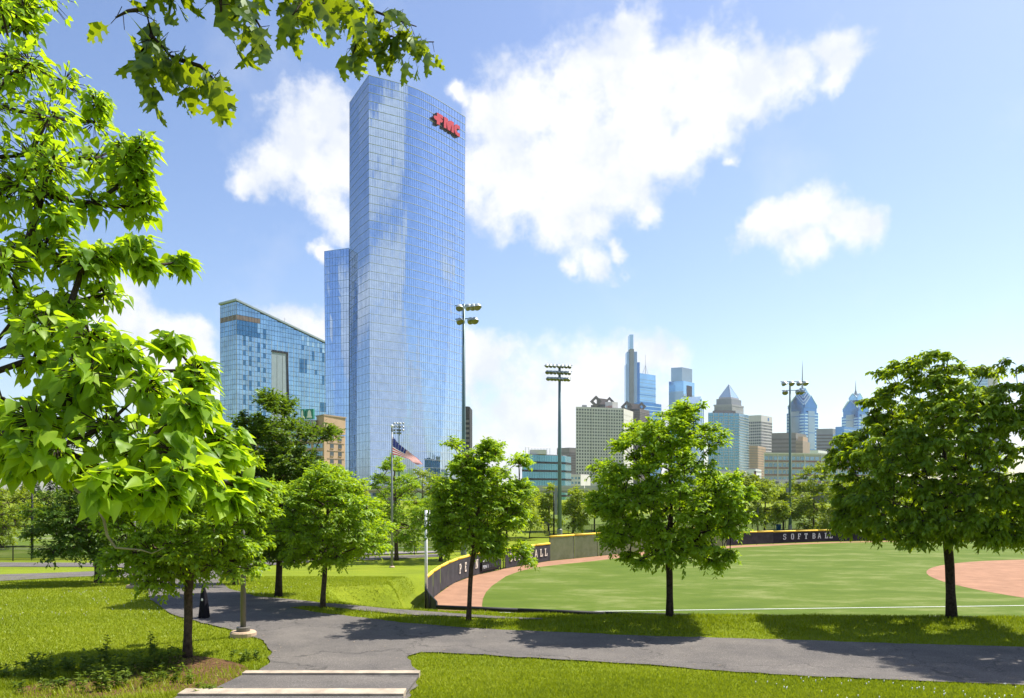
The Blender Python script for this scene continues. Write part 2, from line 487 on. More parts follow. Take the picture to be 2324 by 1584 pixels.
# ------------------------------------------------------------------ terrain
ZF = -2.05                                            # level of the ball field
FD = lambda x, y: (PX(x, (CZ - ZF) * F / (y - Y0)), (CZ - ZF) * F / (y - Y0))
WALL = [(-2.9, 30.6), (-3.55, 33.5), (-4.0, 36.3)] + [FD(*p) for p in ((985.5, 1355), (1028, 1325), (1078, 1306), (1146, 1291), (1247.5, 1273.6), (1334, 1265), (1422, 1256), (1530, 1247.5), (1669, 1238.5), (1754.5, 1234.7), (1907, 1229.7), (2100, 1226.5), (2304, 1225))]
SOUTH = [(-2.9, 30.6), (5.0, 28.5), (12.0, 28.0), (30, 27.6), (52, 27.0)]
FIELD = np.array(WALL + [(72, 80), (78, 60), (76, 30)] + SOUTH[:0:-1])


def poly_sd(px, py, poly):
    """signed distance to a polygon, negative inside (arrays)"""
    a = poly; b = np.roll(poly, -1, axis=0)
    best = np.full(px.shape, 1e18); ins = np.zeros(px.shape, bool)
    for (ax, ay), (bx, by) in zip(a, b):
        ex, ey = bx - ax, by - ay
        tt = np.clip(((px - ax) * ex + (py - ay) * ey) / (ex * ex + ey * ey + 1e-12), 0, 1)
        best = np.minimum(best, (px - ax - tt * ex) ** 2 + (py - ay - tt * ey) ** 2)
        c = ((ay > py) != (by > py)) & (px < (bx - ax) * (py - ay) / (by - ay + 1e-12) + ax)
        ins ^= c
    return np.where(ins, -1, 1) * np.sqrt(best)


def sstep(a, b, x):
    t = np.clip((x - a) / (b - a), 0, 1); return t * t * (3 - 2 * t)


def height(x, y):
    x = np.asarray(x, float); y = np.asarray(y, float)
    h = -2.05 * sstep(20, 62, y)
    h = h + 0.15 * np.exp(-((y - 20.7) / 1.2) ** 2) * sstep(-.5, 4.0, x)
    near = np.where(y > 10, np.clip((15.2 - y), 0, None) * 0.075, 0.39 + np.clip(10 - y, 0, 10) * 0.147)
    h = h + near
    sd = poly_sd(x, y, FIELD)
    w = 1.1 + 6.0 * (1 - sstep(30.5, 33, y)) * sstep(-11, -3.0, x)
    t = sstep(0.5, 1, 0.5 + 0.5 * np.clip((sd - 0.6) / w, 0, 1))
    return ZF + (h - ZF) * np.where(sd < 0.6, 0, t)


def hz(x, y): return float(height(np.array([x]), np.array([y]))[0])


def hit(xd, yd, dmin=9.0, dmax=400.0):
    d = np.geomspace(dmin, dmax, 2400)
    x = (xd - CX) / F * d; z = CZ + (Y0 - yd) / F * d
    below = np.nonzero(z <= height(x, d))[0]
    i = below[0] if len(below) else len(d) - 1
    return Vector((x[i], d[i], hz(x[i], d[i])))


def axis(lo, hi, step, far):
    core = list(np.arange(lo, hi + 1e-6, step)); s = step; a = hi; up = []
    while a < far: s *= 1.28; a += s; up.append(a)
    s = step; a = lo; dn = []
    while a > -far * .6: s *= 1.28; a -= s; dn.append(a)
    return np.array(dn[::-1] + core + up)


gx, gy = axis(-32, 62, 0.5, 3600), axis(-4, 92, 0.5, 3600)
XX, YY = np.meshgrid(gx, gy)
ZZ = height(XX, YY)
nx, ny = len(gx), len(gy)
idx = np.arange(nx * ny).reshape(ny, nx)
quads = np.stack([idx[:-1, :-1], idx[:-1, 1:], idx[1:, 1:], idx[1:, :-1]], -1).reshape(-1, 4)
mesh_np('ground', np.stack([XX, YY, ZZ], -1).reshape(-1, 3), quads, M['ground'], smooth=True, kind='structure')


def sheet(name, poly, material, off, step=0.5, flat=None, kind='structure', parent=None):
    """polygon laid on the terrain"""
    bm = bmesh.new()
    f = bm.faces.new([bm.verts.new((p[0], p[1], 0)) for p in poly])
    bmesh.ops.triangulate(bm, faces=[f])
    if flat is None:
        xs = [p[0] for p in poly]; ys = [p[1] for p in poly]
        for ax, lo, hi in ((0, min(xs), max(xs)), (1, min(ys), max(ys))):
            k = math.ceil(lo / step) * step
            while k < hi:
                co = [0, 0, 0]; no = [0, 0, 0]; co[ax] = k; no[ax] = 1
                bmesh.ops.bisect_plane(bm, geom=bm.verts[:] + bm.edges[:] + bm.faces[:], plane_co=co, plane_no=no)
                k += step
    vs = bm.verts[:]
    if flat is None:
        z = height(np.array([v.co.x for v in vs]), np.array([v.co.y for v in vs])) + off
    else:
        z = [flat + off] * len(vs)
    for v, zz in zip(vs, z): v.co.z = zz
    for fc in bm.faces:
        fc.normal_update()
        if fc.normal.z < 0: fc.normal_flip()
    me = bpy.data.meshes.new(name); bm.to_mesh(me); bm.free(); me.materials.append(material)
    return link(bpy.data.objects.new(name, me), parent, kind=kind)


def smooth_poly(pts, it=2):
    pts = [Vector((p[0], p[1])) for p in pts]
    for _ in range(it):
        q = []
        for a, b in zip(pts, pts[1:] + pts[:1]):
            q += [a * .75 + b * .25, a * .25 + b * .75]
        pts = q
    return [tuple(p) for p in pts]


H2 = lambda *pp: [tuple(hit(x, y)[:2]) for x, y in pp]
# asphalt paths (outlines read off the photograph, laid on the terrain)
main_back = H2((332, 1326), (420, 1318), (494, 1318), (520, 1338), (582, 1355), (661, 1362), (740, 1371), (869, 1382), (965, 1389), (1083, 1398), (1234, 1405))
strip_low = H2((1229, 1408), (1100, 1404), (1011, 1401), (940, 1398), (833, 1389), (740, 1379), (690, 1377), (657, 1381))
main_up = H2((725, 1393), (833, 1405), (908, 1415), (1048, 1426.5), (1158, 1433), (1475, 1446.6), (1769, 1454), (1986, 1461.6), (2324, 1471)) + [(14, 16.4), (20, 15.3)]
main_low = [(20, 12.2), (14, 13.0)] + H2((2324, 1559), (2007, 1545), (1816, 1537), (1500, 1513), (1200, 1495), (1000, 1483.5), (955, 1483), (926, 1491), (932, 1508), (946, 1527))
steps_side = [(-1.62, 13.6), (-1.60, 11.4), (-4.95, 11.4), (-4.9, 13.0), (-4.83, 14.35)]
main_left = H2((605, 1512), (615, 1484), (600, 1456), (533, 1433), (462, 1416), (391, 1397), (341, 1363))
def ragged(poly, amp=.035, step=.22):
    q = []
    for a, b in zip(poly, poly[1:] + poly[:1]):
        a, b = Vector(a), Vector(b); n = max(1, int((b - a).length / step)); nv = Vector((a.y - b.y, b.x - a.x)).normalized()
        far = a.y > 30
        q += [tuple(a.lerp(b, k / n) + nv * (0 if far else random.gauss(0, amp * .6))) for k in range(1 if far else n)]
    return q


PATH = ragged(main_back + strip_low + main_up + main_low + steps_side + main_left)
sheet('path', PATH, M['asphalt'], 0.03)
cross = H2((-260, 1279), (0, 1277), (200, 1278), (380, 1281), (520, 1277), (700, 1268), (880, 1262), (1010, 1257), (1010, 1263), (880, 1270), (700, 1277), (520, 1289), (494, 1318), (420, 1318), (332, 1326), (300, 1312), (200, 1309), (0, 1320), (-260, 1328), (-260, 1318), (0, 1305), (200, 1298), (334, 1291), (200, 1287), (0, 1287), (-260, 1289))
sheet('path', cross, M['asphalt'], 0.034)
sheet('path', H2((800, 1256), (900, 1253), (1010, 1250.5), (1010, 1254), (900, 1257.5), (800, 1260)), M['paving'], 0.05)

# ball field: clay base, turf, infield, foul line
sheet('clay_field', [tuple(p) for p in FIELD], M['clay'], 0.02, flat=ZF)
turf_edge = [FD(*p) for p in ((1110, 1397), (1094, 1376), (1096, 1360), (1103, 1345), (1116, 1331), (1148.5, 1308.7), (1180, 1297), (1216, 1288.6), (1270, 1282), (1334, 1275.5), (1434, 1263.5), (1550, 1252), (1669, 1243.5), (1800, 1236.5), (1920, 1232), (2100, 1228.8), (2304, 1227.2))]
sheet('turf', turf_edge + [(70, 77), (74, 60), (72, 32), (50, 27.6), (30, 28.2), (12, 28.6), (5, 29.1)], M['turf'], 0.03, flat=ZF)
sheet('infield', [(44.0 + 18.5 * math.cos(a), 44.5 + 18.5 * math.sin(a)) for a in np.linspace(0, 2 * math.pi, 72, endpoint=False)], M['clay'], 0.036, flat=ZF)
a, b = Vector(FD(1130, 1392.2)), Vector(FD(2324, 1376)); b = a + (b - a) * 1.9
dd = (b - a).normalized(); nn = Vector((-dd.y, dd.x)) * 0.05
sheet('foul_line', [tuple(a - nn), tuple(b - nn), tuple(b + nn), tuple(a + nn)], M['line'], 0.042, flat=ZF)
# far practice turf with lines, left and behind the ball field
sheet('turf', [(-120, 63.5), (-60, 63.5), (-30, 64.5), (-7, 70.5), (-1, 78), (-4, 132), (-40, 150), (-130, 150)], M['turf'], 0.03, flat=ZF)
for p, q in (((-110, 70), (-6, 76)), ((-110, 88), (-4, 92)), ((-60, 66), (-52, 140)), ((-33, 68), (-24, 140)), ((-110, 108), (-5, 110))):
    p, q = Vector(p), Vector(q); e = (q - p).normalized(); n2 = Vector((-e.y, e.x)) * 0.08
    sheet('field_line', [tuple(p - n2), tuple(q - n2), tuple(q + n2), tuple(p + n2)], M['line'], 0.045, flat=ZF)
sheet('turf', [(8, 103), (34, 104), (85, 122), (92, 180), (0, 180)], M['turf'], 0.03, flat=ZF)

# stone edged steps at the foot of the camera's slope
for k, (x0, x1, y, z, dep) in enumerate(((-4.82, -1.66, 14.32, 0.16, 0.21), (-5.12, -1.66, 12.35, 0.31, 0.33))):
    st = empty('stone_step', (0.5 * (x0 + x1), y, z - .14), ('long pale stone step edge farther down where the path begins', 'nearest pale stone step edge cut off by the bottom of the picture')[k], 'step', 'stone steps')
    mb = MB(); mb.box(((x0 + x1) / 2, y, z - 0.07), (x1 - x0, dep, 0.19))
    mb.build('nosing', M['stone'], st)
    mb = MB(); ya = y - dep / 2 - .003; yb = ya - 1.75
    mb.hexa([(x0, ya, z - .05), (x1, ya, z - .05), (x1, ya, z - .012), (x0, ya, z - .012)], [(x0, yb, z + .04), (x1, yb, z + .04), (x1, yb, z + .115), (x0, yb, z + .115)])
    mb.build('tread', M['asphalt'], st)
# mulch bed round the near tree
bed = smooth_poly(H2((330, 1500), (420, 1487), (520, 1500), (575, 1520), (540, 1548), (470, 1570), (330, 1585), (60, 1600), (20, 1570), (120, 1545), (250, 1530)))
sheet('mulch_bed', bed, M['mulch'], 0.02, 0.5)


# ------------------------------------------------------------------ grass blades on the near lawns
def grass():
    n = 560000
    # denser towards the camera
    y = 11.6 + (RNG.random(n) ** 1.55) * 30.0
    x = (RNG.random(n) * 2 - 1) * (0.66 * y + 0.6)
    pp = np.array(PATH); keep = poly_sd(x, y, pp) > -0.03 * RNG.random(n)
    keep &= poly_sd(x, y, FIELD) > 0.35
    keep &= ~((poly_sd(x, y, np.array(bed)) < 0) & (RNG.random(n) < .72))
    x, y = x[keep], y[keep]; z = height(x, y); n = len(x)
    # clumpy longer grass on the bank and in the bed
    clump = 0.5 + 0.5 * np.sin(x * 3.1 + 1.7 * np.sin(y * 2.3)) * np.sin(y * 4.1 + x * .9)
    bank = sstep(18.6, 19.6, y) * (1 - sstep(25, 28, y)) * sstep(-7, -4, x)
    L = (0.028 + 0.03 * RNG.random(n)) * (1 + 1.3 * bank * clump)
    L = np.where((y < 15.4) & (x < -4.2), L * (1.2 + 1.5 * clump), L)
    ang = RNG.random(n) * 2 * np.pi; lean = 0.25 + 0.7 * RNG.random(n)
    dx, dy = np.cos(ang), np.sin(ang); wdt = 0.005 + 0.0035 * RNG.random(n) + 0.00022 * y
    b0 = np.stack([x - dy * wdt, y + dx * wdt, z - .004], -1); b1 = np.stack([x + dy * wdt, y - dx * wdt, z - .004], -1)
    tp = np.stack([x + dx * L * lean, y + dy * L * lean, z + L], -1)
    v = np.stack([b0, b1, tp], 1).reshape(-1, 3)
    big = 0.5 + 0.5 * np.sin(x * .9 + np.sin(y * .7) * 1.3) * np.sin(y * .8 + .4 * x)
    fine = 0.5 + 0.5 * np.sin(x * 4.3 + 2 * np.sin(y * 1.9)) * np.sin(y * 5.1 + 1.3 * np.sin(x * 2.2))
    tone = np.clip(0.04 + .46 * big + .22 * fine + 0.36 * RNG.random(n) - .12 * bank, 0, 1)
    o = mesh_np('grass', v, np.arange(3 * n).reshape(-1, 3), M['grass'], tone=tone, kind='stuff')
    o['label'] = 'short bright green grass covering the lawns along the asphalt path'; o['category'] = 'grass'


grass()


def clover():
    n = 230; y = 12.0 + RNG.random(n) * 2.2; x = 4 + RNG.random(n) ** .8 * 7.5
    y2 = 21 + RNG.random(260) * 12; x2 = -16 + RNG.random(260) * 8
    x, y = np.concatenate([x, x2]), np.concatenate([y, y2])
    k = (np.sin(x * 1.9) * np.sin(y * 2.6 + x) > -.1) & (poly_sd(x, y, np.array(PATH)) > .05); x, y = x[k], y[k]; z = height(x, y) + .045
    V, Fc = [], []
    for i in range(len(x)):
        b = len(V); r = .011
        V += [(x[i] + r, y[i], z[i]), (x[i] - r, y[i], z[i]), (x[i], y[i] + r, z[i]), (x[i], y[i] - r, z[i]), (x[i], y[i], z[i] + r), (x[i], y[i], z[i] - .05)]
        Fc += [(b, b + 2, b + 4), (b + 2, b + 1, b + 4), (b + 1, b + 3, b + 4), (b + 3, b, b + 4), (b, b + 5, b + 2), (b + 1, b + 5, b + 3)]
    o = mesh_np('clover_flowers', np.array(V), np.array(Fc), M['white'], kind='stuff'); o['label'] = 'tiny white clover flowers scattered through the lawn grass'; o['category'] = 'flowers'


clover()


def litter():
    n = 420; y = 13 + RNG.random(n) * 9; x = -7 + RNG.random(n) * 19
    sd = poly_sd(x, y, np.array(PATH)); k = (sd < -.03) & ((sd > -.5) | (RNG.random(n) < .22)); x, y = x[k], y[k]; m = len(x); z = height(x, y) + .036
    a = RNG.random(m) * 6.28; L = .02 + .03 * RNG.random(m); dx, dy = np.cos(a) * L, np.sin(a) * L
    V = np.stack([np.stack([x - dx, y - dy, z], -1), np.stack([x + dy * .4, y - dx * .4, z + .006], -1), np.stack([x + dx, y + dy, z + .002], -1), np.stack([x - dy * .4, y + dx * .4, z + .006], -1)], 1).reshape(-1, 3)
    o = mesh_np('leaf_litter', V, np.arange(4 * m).reshape(-1, 4), M['bark_pale'], kind='stuff'); o['label'] = 'dry leaf bits and grit scattered along the edges of the asphalt path'; o['category'] = 'litter'


litter()


# ------------------------------------------------------------------ slab lettering
def rc(x0, y0, x1, y1): return [(x0, y0), (x1, y0), (x1, y1), (x0, y1)]


GLYPH = dict(
    P=[rc(.12, .12, .34, 1), rc(0, 0, .46, .12), rc(0, .88, .12, 1), rc(.34, .86, .64, 1), rc(.6, .58, .8, .86), rc(.34, .44, .66, .58)],
    E=[rc(.1, 0, .32, 1), rc(.32, .86, .8, 1), rc(.66, .7, .8, .86), rc(.32, .43, .6, .57), rc(.32, 0, .8, .14), rc(.66, .14, .8, .3)],
    N=[rc(.08, .12, .26, 1), rc(0, 0, .36, .12), rc(.62, 0, .8, .88), rc(.52, .88, .9, 1), [(.26, 1), (.26, .7), (.62, 0), (.62, .3)]],
    S=[rc(.15, .87, .72, 1), rc(.03, .55, .24, .87), rc(.24, .44, .58, .57), rc(.54, .13, .76, .44), rc(.06, 0, .62, .13), rc(.6, .7, .74, .87), rc(.03, .13, .17, .3)],
    O=[rc(.03, .13, .24, .87), rc(.56, .13, .77, .87), rc(.13, .87, .67, 1), rc(.13, 0, .67, .13)],
    F=[rc(.12, .12, .34, 1), rc(0, 0, .46, .12), rc(.34, .86, .8, 1), rc(.66, .7, .8, .86), rc(.34, .44, .6, .57)],
    T=[rc(.3, .12, .52, .86), rc(0, .86, .82, 1), rc(0, .7, .12, .86), rc(.7, .7, .82, .86), rc(.18, 0, .64, .12)],
    B=[rc(.1, 0, .3, 1), rc(.3, .87, .62, 1), rc(.3, .44, .62, .57), rc(.3, 0, .64, .13), rc(.58, .57, .78, .87), rc(.6, .13, .82, .44)],
    A=[[(0, 0), (.2, 0), (.41, .78), (.41, 1), (.32, 1)], [(.41, 1), (.41, .78), (.62, 0), (.82, 0), (.5, 1)], [(.28, .26), (.54, .26), (.50, .4), (.32, .4)]],
    L=[rc(.12, .14, .34, 1), rc(0, .88, .12, 1), rc(.34, .88, .46, 1), rc(.06, 0, .8, .14), rc(.66, .14, .8, .36)],
)


def letter_mesh(ch, org, ux, h, out, t, material, parent, name='letter'):
    """one slab letter: org lower left, ux unit baseline direction, h height, out unit normal"""
    mb = MB(); up = Vector((0, 0, 1))
    for poly in GLYPH[ch]:
        mb.extrude([org + ux * (p[0] * h * .9) + up * (p[1] * h) + out * t for p in poly], -out * t)
    return mb.build(name, material, parent)


def font_letters(text, org, ux, h, out, t, material, parent, name='letter', spacing=1.0, bold=0.02):
    """built-in font, one mesh per character"""
    x = 0.0; up = Vector((0, 0, 1))
    for ch in text:
        if ch == ' ': x += .35 * h; continue
        cu = bpy.data.curves.new('tmp', 'FONT'); cu.body = ch; cu.size = 1.38; cu.extrude = 0.5; cu.offset = bold
        ob = bpy.data.objects.new('tmp', cu); COL.objects.link(ob)
        me = bpy.data.meshes.new_from_object(ob.evaluated_get(bpy.context.evaluated_depsgraph_get()))
        bpy.data.objects.remove(ob); bpy.data.curves.remove(cu)
        me.name = name
        xs = [v.co.x for v in me.vertices]; w = max(xs)
        for v in me.vertices:
            c = v.co.copy(); v.co = org + ux * (x + c.x * h) + up * (c.y * h) + out * (t * (c.z + .5))
        me.materials.clear(); me.materials.append(material)
        link(bpy.data.objects.new(name, me), parent)
        x += (w + .12) * h * spacing
    return x


# ------------------------------------------------------------------ ball field fence
def dense(pts, step):
    pts = [Vector(p) for p in pts]; out = [pts[0]]
    for a, b in zip(pts, pts[1:]):
        n = max(1, round((b - a).length / step))
        out += [a.lerp(b, (k + 1) / n) for k in range(n)]
    return out


def catmull(pts, n=6):
    pts = [Vector(p) for p in pts]; q = [pts[0] * 2 - pts[1]] + pts + [pts[-1] * 2 - pts[-2]]; out = []
    for i in range(1, len(q) - 2):
        p0, p1, p2, p3 = q[i - 1:i + 3]
        for k in range(n):
            t = k / n
            out.append(.5 * ((2 * p1) + (p2 - p0) * t + (2 * p0 - 5 * p1 + 4 * p2 - p3) * t * t + (3 * p1 - p0 - 3 * p2 + p3) * t ** 3))
    return out + [pts[-1]]


def resample(pts, step):
    L = [0]
    for a, b in zip(pts, pts[1:]): L.append(L[-1] + (b - a).length)
    n = max(1, round(L[-1] / step)); out = []
    for k in range(n + 1):
        s = L[-1] * k / n; i = min(max(0, int(np.searchsorted(L, s)) - 1), len(pts) - 2)
        out.append(pts[i].lerp(pts[i + 1], (s - L[i]) / max(1e-9, L[i + 1] - L[i])))
    return out


V3 = lambda p, z: Vector((p[0], p[1], z))


def wall_fence(label, pts, h, screen, cap, zb=ZF + .02, step=2.4, side=1, sag=.012):
    """windscreen fence: posts, one screen panel and one yellow cap per bay"""
    ps = resample([Vector(p) for p in pts], step)
    root = empty('windscreen_fence', V3(ps[0], zb), label, 'fence')
    for p in ps:
        MB().tube([V3(p, zb - .2), V3(p, zb + h)], .035, 8).build('post', M['black'], root, smooth=True)
    for i, (a, b) in enumerate(zip(ps, ps[1:])):
        d = (b - a).normalized(); n = Vector((d.y, -d.x)) * side      # towards the field
        g = []; nu, nv = 7, 4
        for j in range(nv + 1):
            for k in range(nu + 1):
                q = a.lerp(b, k / nu); u = k / nu
                off = .045 + sag * math.sin(9.0 * u + 3 * j + i * 1.7) * (1 if 0 < k < nu else 0) + .6 * sag * math.sin(23 * u + i)
                g.append((q.x + n.x * off, q.y + n.y * off, zb + .04 + (h - .08) * j / nv))
        f = [(j * (nu + 1) + k, j * (nu + 1) + k + 1, (j + 1) * (nu + 1) + k + 1, (j + 1) * (nu + 1) + k) for j in range(nv) for k in range(nu)]
        MB().add(g, f).build('screen_panel', screen, root, smooth=True)
        if cap:
            MB().tube([V3(a.lerp(b, .005), zb + h + .03), V3(a.lerp(b, .5), zb + h + .024), V3(a.lerp(b, .995), zb + h + .03)], .085, 8).build('yellow_cap', M['yellow'], root, smooth=True)
        else:
            MB().tube([V3(a.lerp(b, .005), zb + h), V3(a.lerp(b, .995), zb + h)], .03, 6).build('top_rail', M['black'], root)
    return root, ps


wc = catmull(WALL)
def at_px(xd):
    """index along the outfield wall where it crosses picture column xd"""
    best = min(range(13, len(wc)), key=lambda i: abs((wc[i].x / wc[i].y) * F + CX - xd)); return best


i0 = 14; i1 = at_px(1138); i2 = at_px(1160); i3 = at_px(1247.5); i4 = at_px(1640); i5 = at_px(1702); i6 = at_px(1748)
fA, pA = wall_fence('black windscreen fence with yellow cap curving from the foul pole, lettered PENN', wc[i0:i1 + 1], 1.32, M['screen'], True)
fB, pB = wall_fence('short black windscreen with yellow cap lettered SOFTBALL beside the field gate', wc[i2 - 1:i3 + 1], 1.32, M['screen'], True)
fC, pC = wall_fence('tall thin grey windscreen fence with yellow cap behind left center field', wc[i3:i4 + 1], 1.85, M['screen_thin'], True, step=3.0, sag=.03)
fD, pD = wall_fence('dark windscreen fence bays with a last letter N showing beside the leafy tree', wc[i4:i6 + 1], 1.25, M['screen'], True, step=2.2)
fE, pE = wall_fence('dark navy windscreen fence with yellow cap lettered SOFTBALL across right center field', wc[i6:], 1.22, M['screen_dark'], True, step=3.0)


def letters_on(root, path, xds, word, h, z0, material=None):
    for ch, xd in zip(word, xds):
        i = min(range(len(path) - 1), key=lambda k: abs((path[k].x / path[k].y) * F + CX - xd))
        # exact crossing on the segment
        best = None
        for k in range(max(0, i - 2), min(len(path) - 1, i + 2)):
            for s in np.linspace(0, 1, 21):
                p = path[k].lerp(path[k + 1], s); e = abs((p.x / p.y) * F + CX - xd)
                if best is None or e < best[0]: best = (e, p, (path[k + 1] - path[k]).normalized())
        _, p, d = best
        n = Vector((d.y, -d.x, 0)); ux = Vector((d.x, d.y, 0))
        letter_mesh(ch, V3(p, ZF + z0) - ux * (.4 * h) + n * .075, ux, h, n, .012, material or M['letter'], root)


letters_on(fA, pA, (1043, 1054, 1068, 1079.5), 'PENN', .58, .46)
letters_on(fB, pB, (1158, 1168, 1179, 1191, 1203, 1214.5, 1227, 1238), 'SOFTBALL', .58, .46)
letters_on(fE, pE, (1781, 1797, 1813, 1829, 1845, 1860, 1874, 1886), 'SOFTBALL', .58, .42, M['ledge'])
letters_on(fD, pD, (1674,), 'N', .58, .45, M['ledge'])
# scoreboard panel mounted on the fence next to PENN
k0, k1 = at_px(1083), at_px(1130)
A, B = wc[k0], wc[k1]
sb = empty('scoreboard', V3(A, ZF + .2), 'small black scoreboard with GUEST and PENN rows on the outfield fence', 'scoreboard')
d = (B - A).normalized(); n = Vector((d.y, -d.x))
MB().wallbox(A, B, ZF + .22, ZF + 1.22, .2, .07).build('board', M['black'], sb)
for j in range(2):
    for k in range(9):
        p = A.lerp(B, .22 + .082 * k); q = A.lerp(B, .22 + .082 * k + .06)
        MB().wallbox(p, q, ZF + .36 + .42 * j, ZF + .62 + .42 * j, .222, .02).build('score_box', M['screen'], sb)
for txt, zz in (('GUEST', .80), ('PENN', .36)):
    font_letters(txt, V3(A + d * .08 + n * .205, ZF + zz), V3(d, 0), .22, V3(n, 0), .012, M['ledge'], sb)
# gate gap: two dark posts and rail between the fence runs
gt = empty('field_gate', V3(wc[i1], ZF), 'open chain link gate bay between the two lettered fence runs', 'gate')
for p in (wc[i1] + Vector((.12, .06)), wc[i2 - 1] - Vector((.12, .06))):
    MB().tube([V3(p, ZF - .1), V3(p, ZF + 1.45)], .045, 8).build('post', M['black'], gt)
# field side fence in the corner (wall returning to the camera) and the low padded chain link fence
fR, pR = wall_fence('short black fence return running from foul pole toward the path', [wc[0], wc[6], wc[12], wc[14]], 1.2, M['screen_dark'], False, step=2.2)
lc = resample([Vector(p) for p in dense(SOUTH, 3)], 3.2)
lf = empty('chain_link_fence', V3(lc[0], ZF), 'low chain link fence with thick black padded rail along the foul side', 'fence')
for p in lc:
    MB().tube([V3(p, ZF - .1), V3(p, ZF + .98)], .03, 8).build('post', M['black'], lf)
for a, b in zip(lc, lc[1:]):
    MB().tube([V3(a.lerp(b, .003), ZF + 1.0), V3(a.lerp(b, .997), ZF + 1.0)], .085, 8).build('padded_rail', M['black'], lf, smooth=True)
    mb = MB(); dv = (b - a); n = Vector((dv.y, -dv.x)).normalized() * .01; L = dv.length
    k = -.9
    while k < L:
        for s in (1, -1):
            p0, p1 = k, k + .88
            z0, z1 = (.04, .92) if s > 0 else (.92, .04)
            c0, c1 = max(p0, 0), min(p1, L)
            if c1 <= c0: continue
            za = z0 + (z1 - z0) * (c0 - p0) / (p1 - p0); zb2 = z0 + (z1 - z0) * (c1 - p0) / (p1 - p0)
            A3 = V3(a + dv.normalized() * c0, ZF + za); B3 = V3(a + dv.normalized() * c1, ZF + zb2); w = Vector((0, 0, .004))
            mb.add([A3 - w, B3 - w, B3 + w, A3 + w], [(0, 1, 2, 3)])
        k += .09
    mb.build('wire_mesh', M['black'], lf, kind='stuff')
# foul pole
fp = hit(967, 1388) if False else Vector((*FD(967, 1386), ZF))
fpole = empty('foul_pole', fp, 'tall white foul pole standing at the corner of the curved fence', 'pole')
zt = PZ(1158, fp.y)
MB().tube([fp, V3(fp, zt)], [.075, .065], 10).build('post', M['white'], fpole, smooth=True)
mb = MB(); mb.box((fp.x + .16, fp.y, zt - .55), (.02, .3, 1.1)); mb.build('wing', M['white'], fpole)
MB().box((fp.x + .08, fp.y, zt - .3), (.14, .03, .03)).build('bracket', M['white'], fpole)

# ------------------------------------------------------------------ chain link fences of the far fields
def far_fence(label, pts, h=1.15, step=3.0):
    ps = resample([Vector(p) for p in pts], step)
    r = empty('chain_link_fence', V3(ps[0], hz(*ps[0])), label, 'fence')
    for p in ps: MB().tube([V3(p, hz(*p) - .1), V3(p, hz(*p) + h)], .04, 6).build('post', M['black'], r)
    for a, b in zip(ps, ps[1:]):
        za, zb = hz(*a), hz(*b)
        MB().tube([V3(a, za + h), V3(b, zb + h)], .035, 6).build('top_rail', M['black'], r)
        MB().tube([V3(a, za + .08), V3(b, zb + .08)], .025, 6).build('bottom_rail', M['black'], r)
        MB().add([V3(a, za + .1), V3(b, zb + .1), V3(b, zb + h - .04), V3(a, za + h - .04)], [(0, 1, 2, 3)]).build('wire_mesh', M['chain'], r)


far_fence('black chain link fence in front of the practice field seen under the heart-leaved branches', [(-48, 61.5), (-33, 61.8), (-20, 63)])
far_fence('black chain link fence by the cross path between the flagpole and the foul pole', [(-20, 63.6), (-9, 67.2), (-3, 71)])
far_fence('thin black fence beyond the tall grey windscreen', [(4, 99), (20, 101), (34, 103)])
far_fence('thin black fence across the grass behind the blue bin', [(36, 113), (56, 116), (80, 119)])


# ------------------------------------------------------------------ tall glass tower
def lerp2(a, b, t): return (a[0] + (b[0] - a[0]) * t, a[1] + (b[1] - a[1]) * t)


def polyline(pts, t):
    n = len(pts) - 1; k = min(int(t * n), n - 1)
    return lerp2(pts[k], pts[k + 1], t * n - k)


ZB, ZT, ZAN = -2.0, 217.0, 137.5
TOPC = [tuple(v) for v in catmull([(-73.8, 410), (-64.8, 414.9), (-53.0, 422.2), (-42.1, 434.0), (-26.8, 456)], 6)]
CB, FB, RB = (-73.0, 410.4), (-40.6, 437.0), (-28.3, 458)


def P_main(s, v):
    uc = .76 + .24 * v ** .9
    fold = lerp2(FB, TOPC[-1], v); right = lerp2(RB, TOPC[-1], v)
    if s <= uc:
        t = s / uc
        return lerp2(lerp2(CB, FB, t), polyline(TOPC, t), v)
    return lerp2(fold, right, (s - uc) / (1 - uc + 1e-9))


LT = (-89.5, 439.0)


def P_left(s, v):                       # s from the far edge to the corner
    c = lerp2(CB, TOPC[0], v); l = LT
    p = lerp2(l, c, s); k = max(0, 1 - abs(s - .52) / .5); w = 2.2 * (1 - v)
    return (p[0] - .88 * k * w, p[1] - .47 * k * w)


def P_annex(s, v):
    a = (-105.4 + 1.4 * (1 - v), 447.5); b = (-90.3, 441.2)
    p = lerp2(a, b, s); cr = .12 + .5 * (1 - v); k = max(0, 1 - abs(s - cr) / (.3 + .1 * v)); w = 1.5 * (1 - v) + .2
    return (p[0] - .3 * k * w, p[1] - .95 * k * w)


def outn(fn, s, v, ds=.004):
    a, b = fn(max(0, s - ds), v), fn(min(1, s + ds), v)
    d = Vector((b[0] - a[0], b[1] - a[1])).normalized(); return Vector((d.y, -d.x))


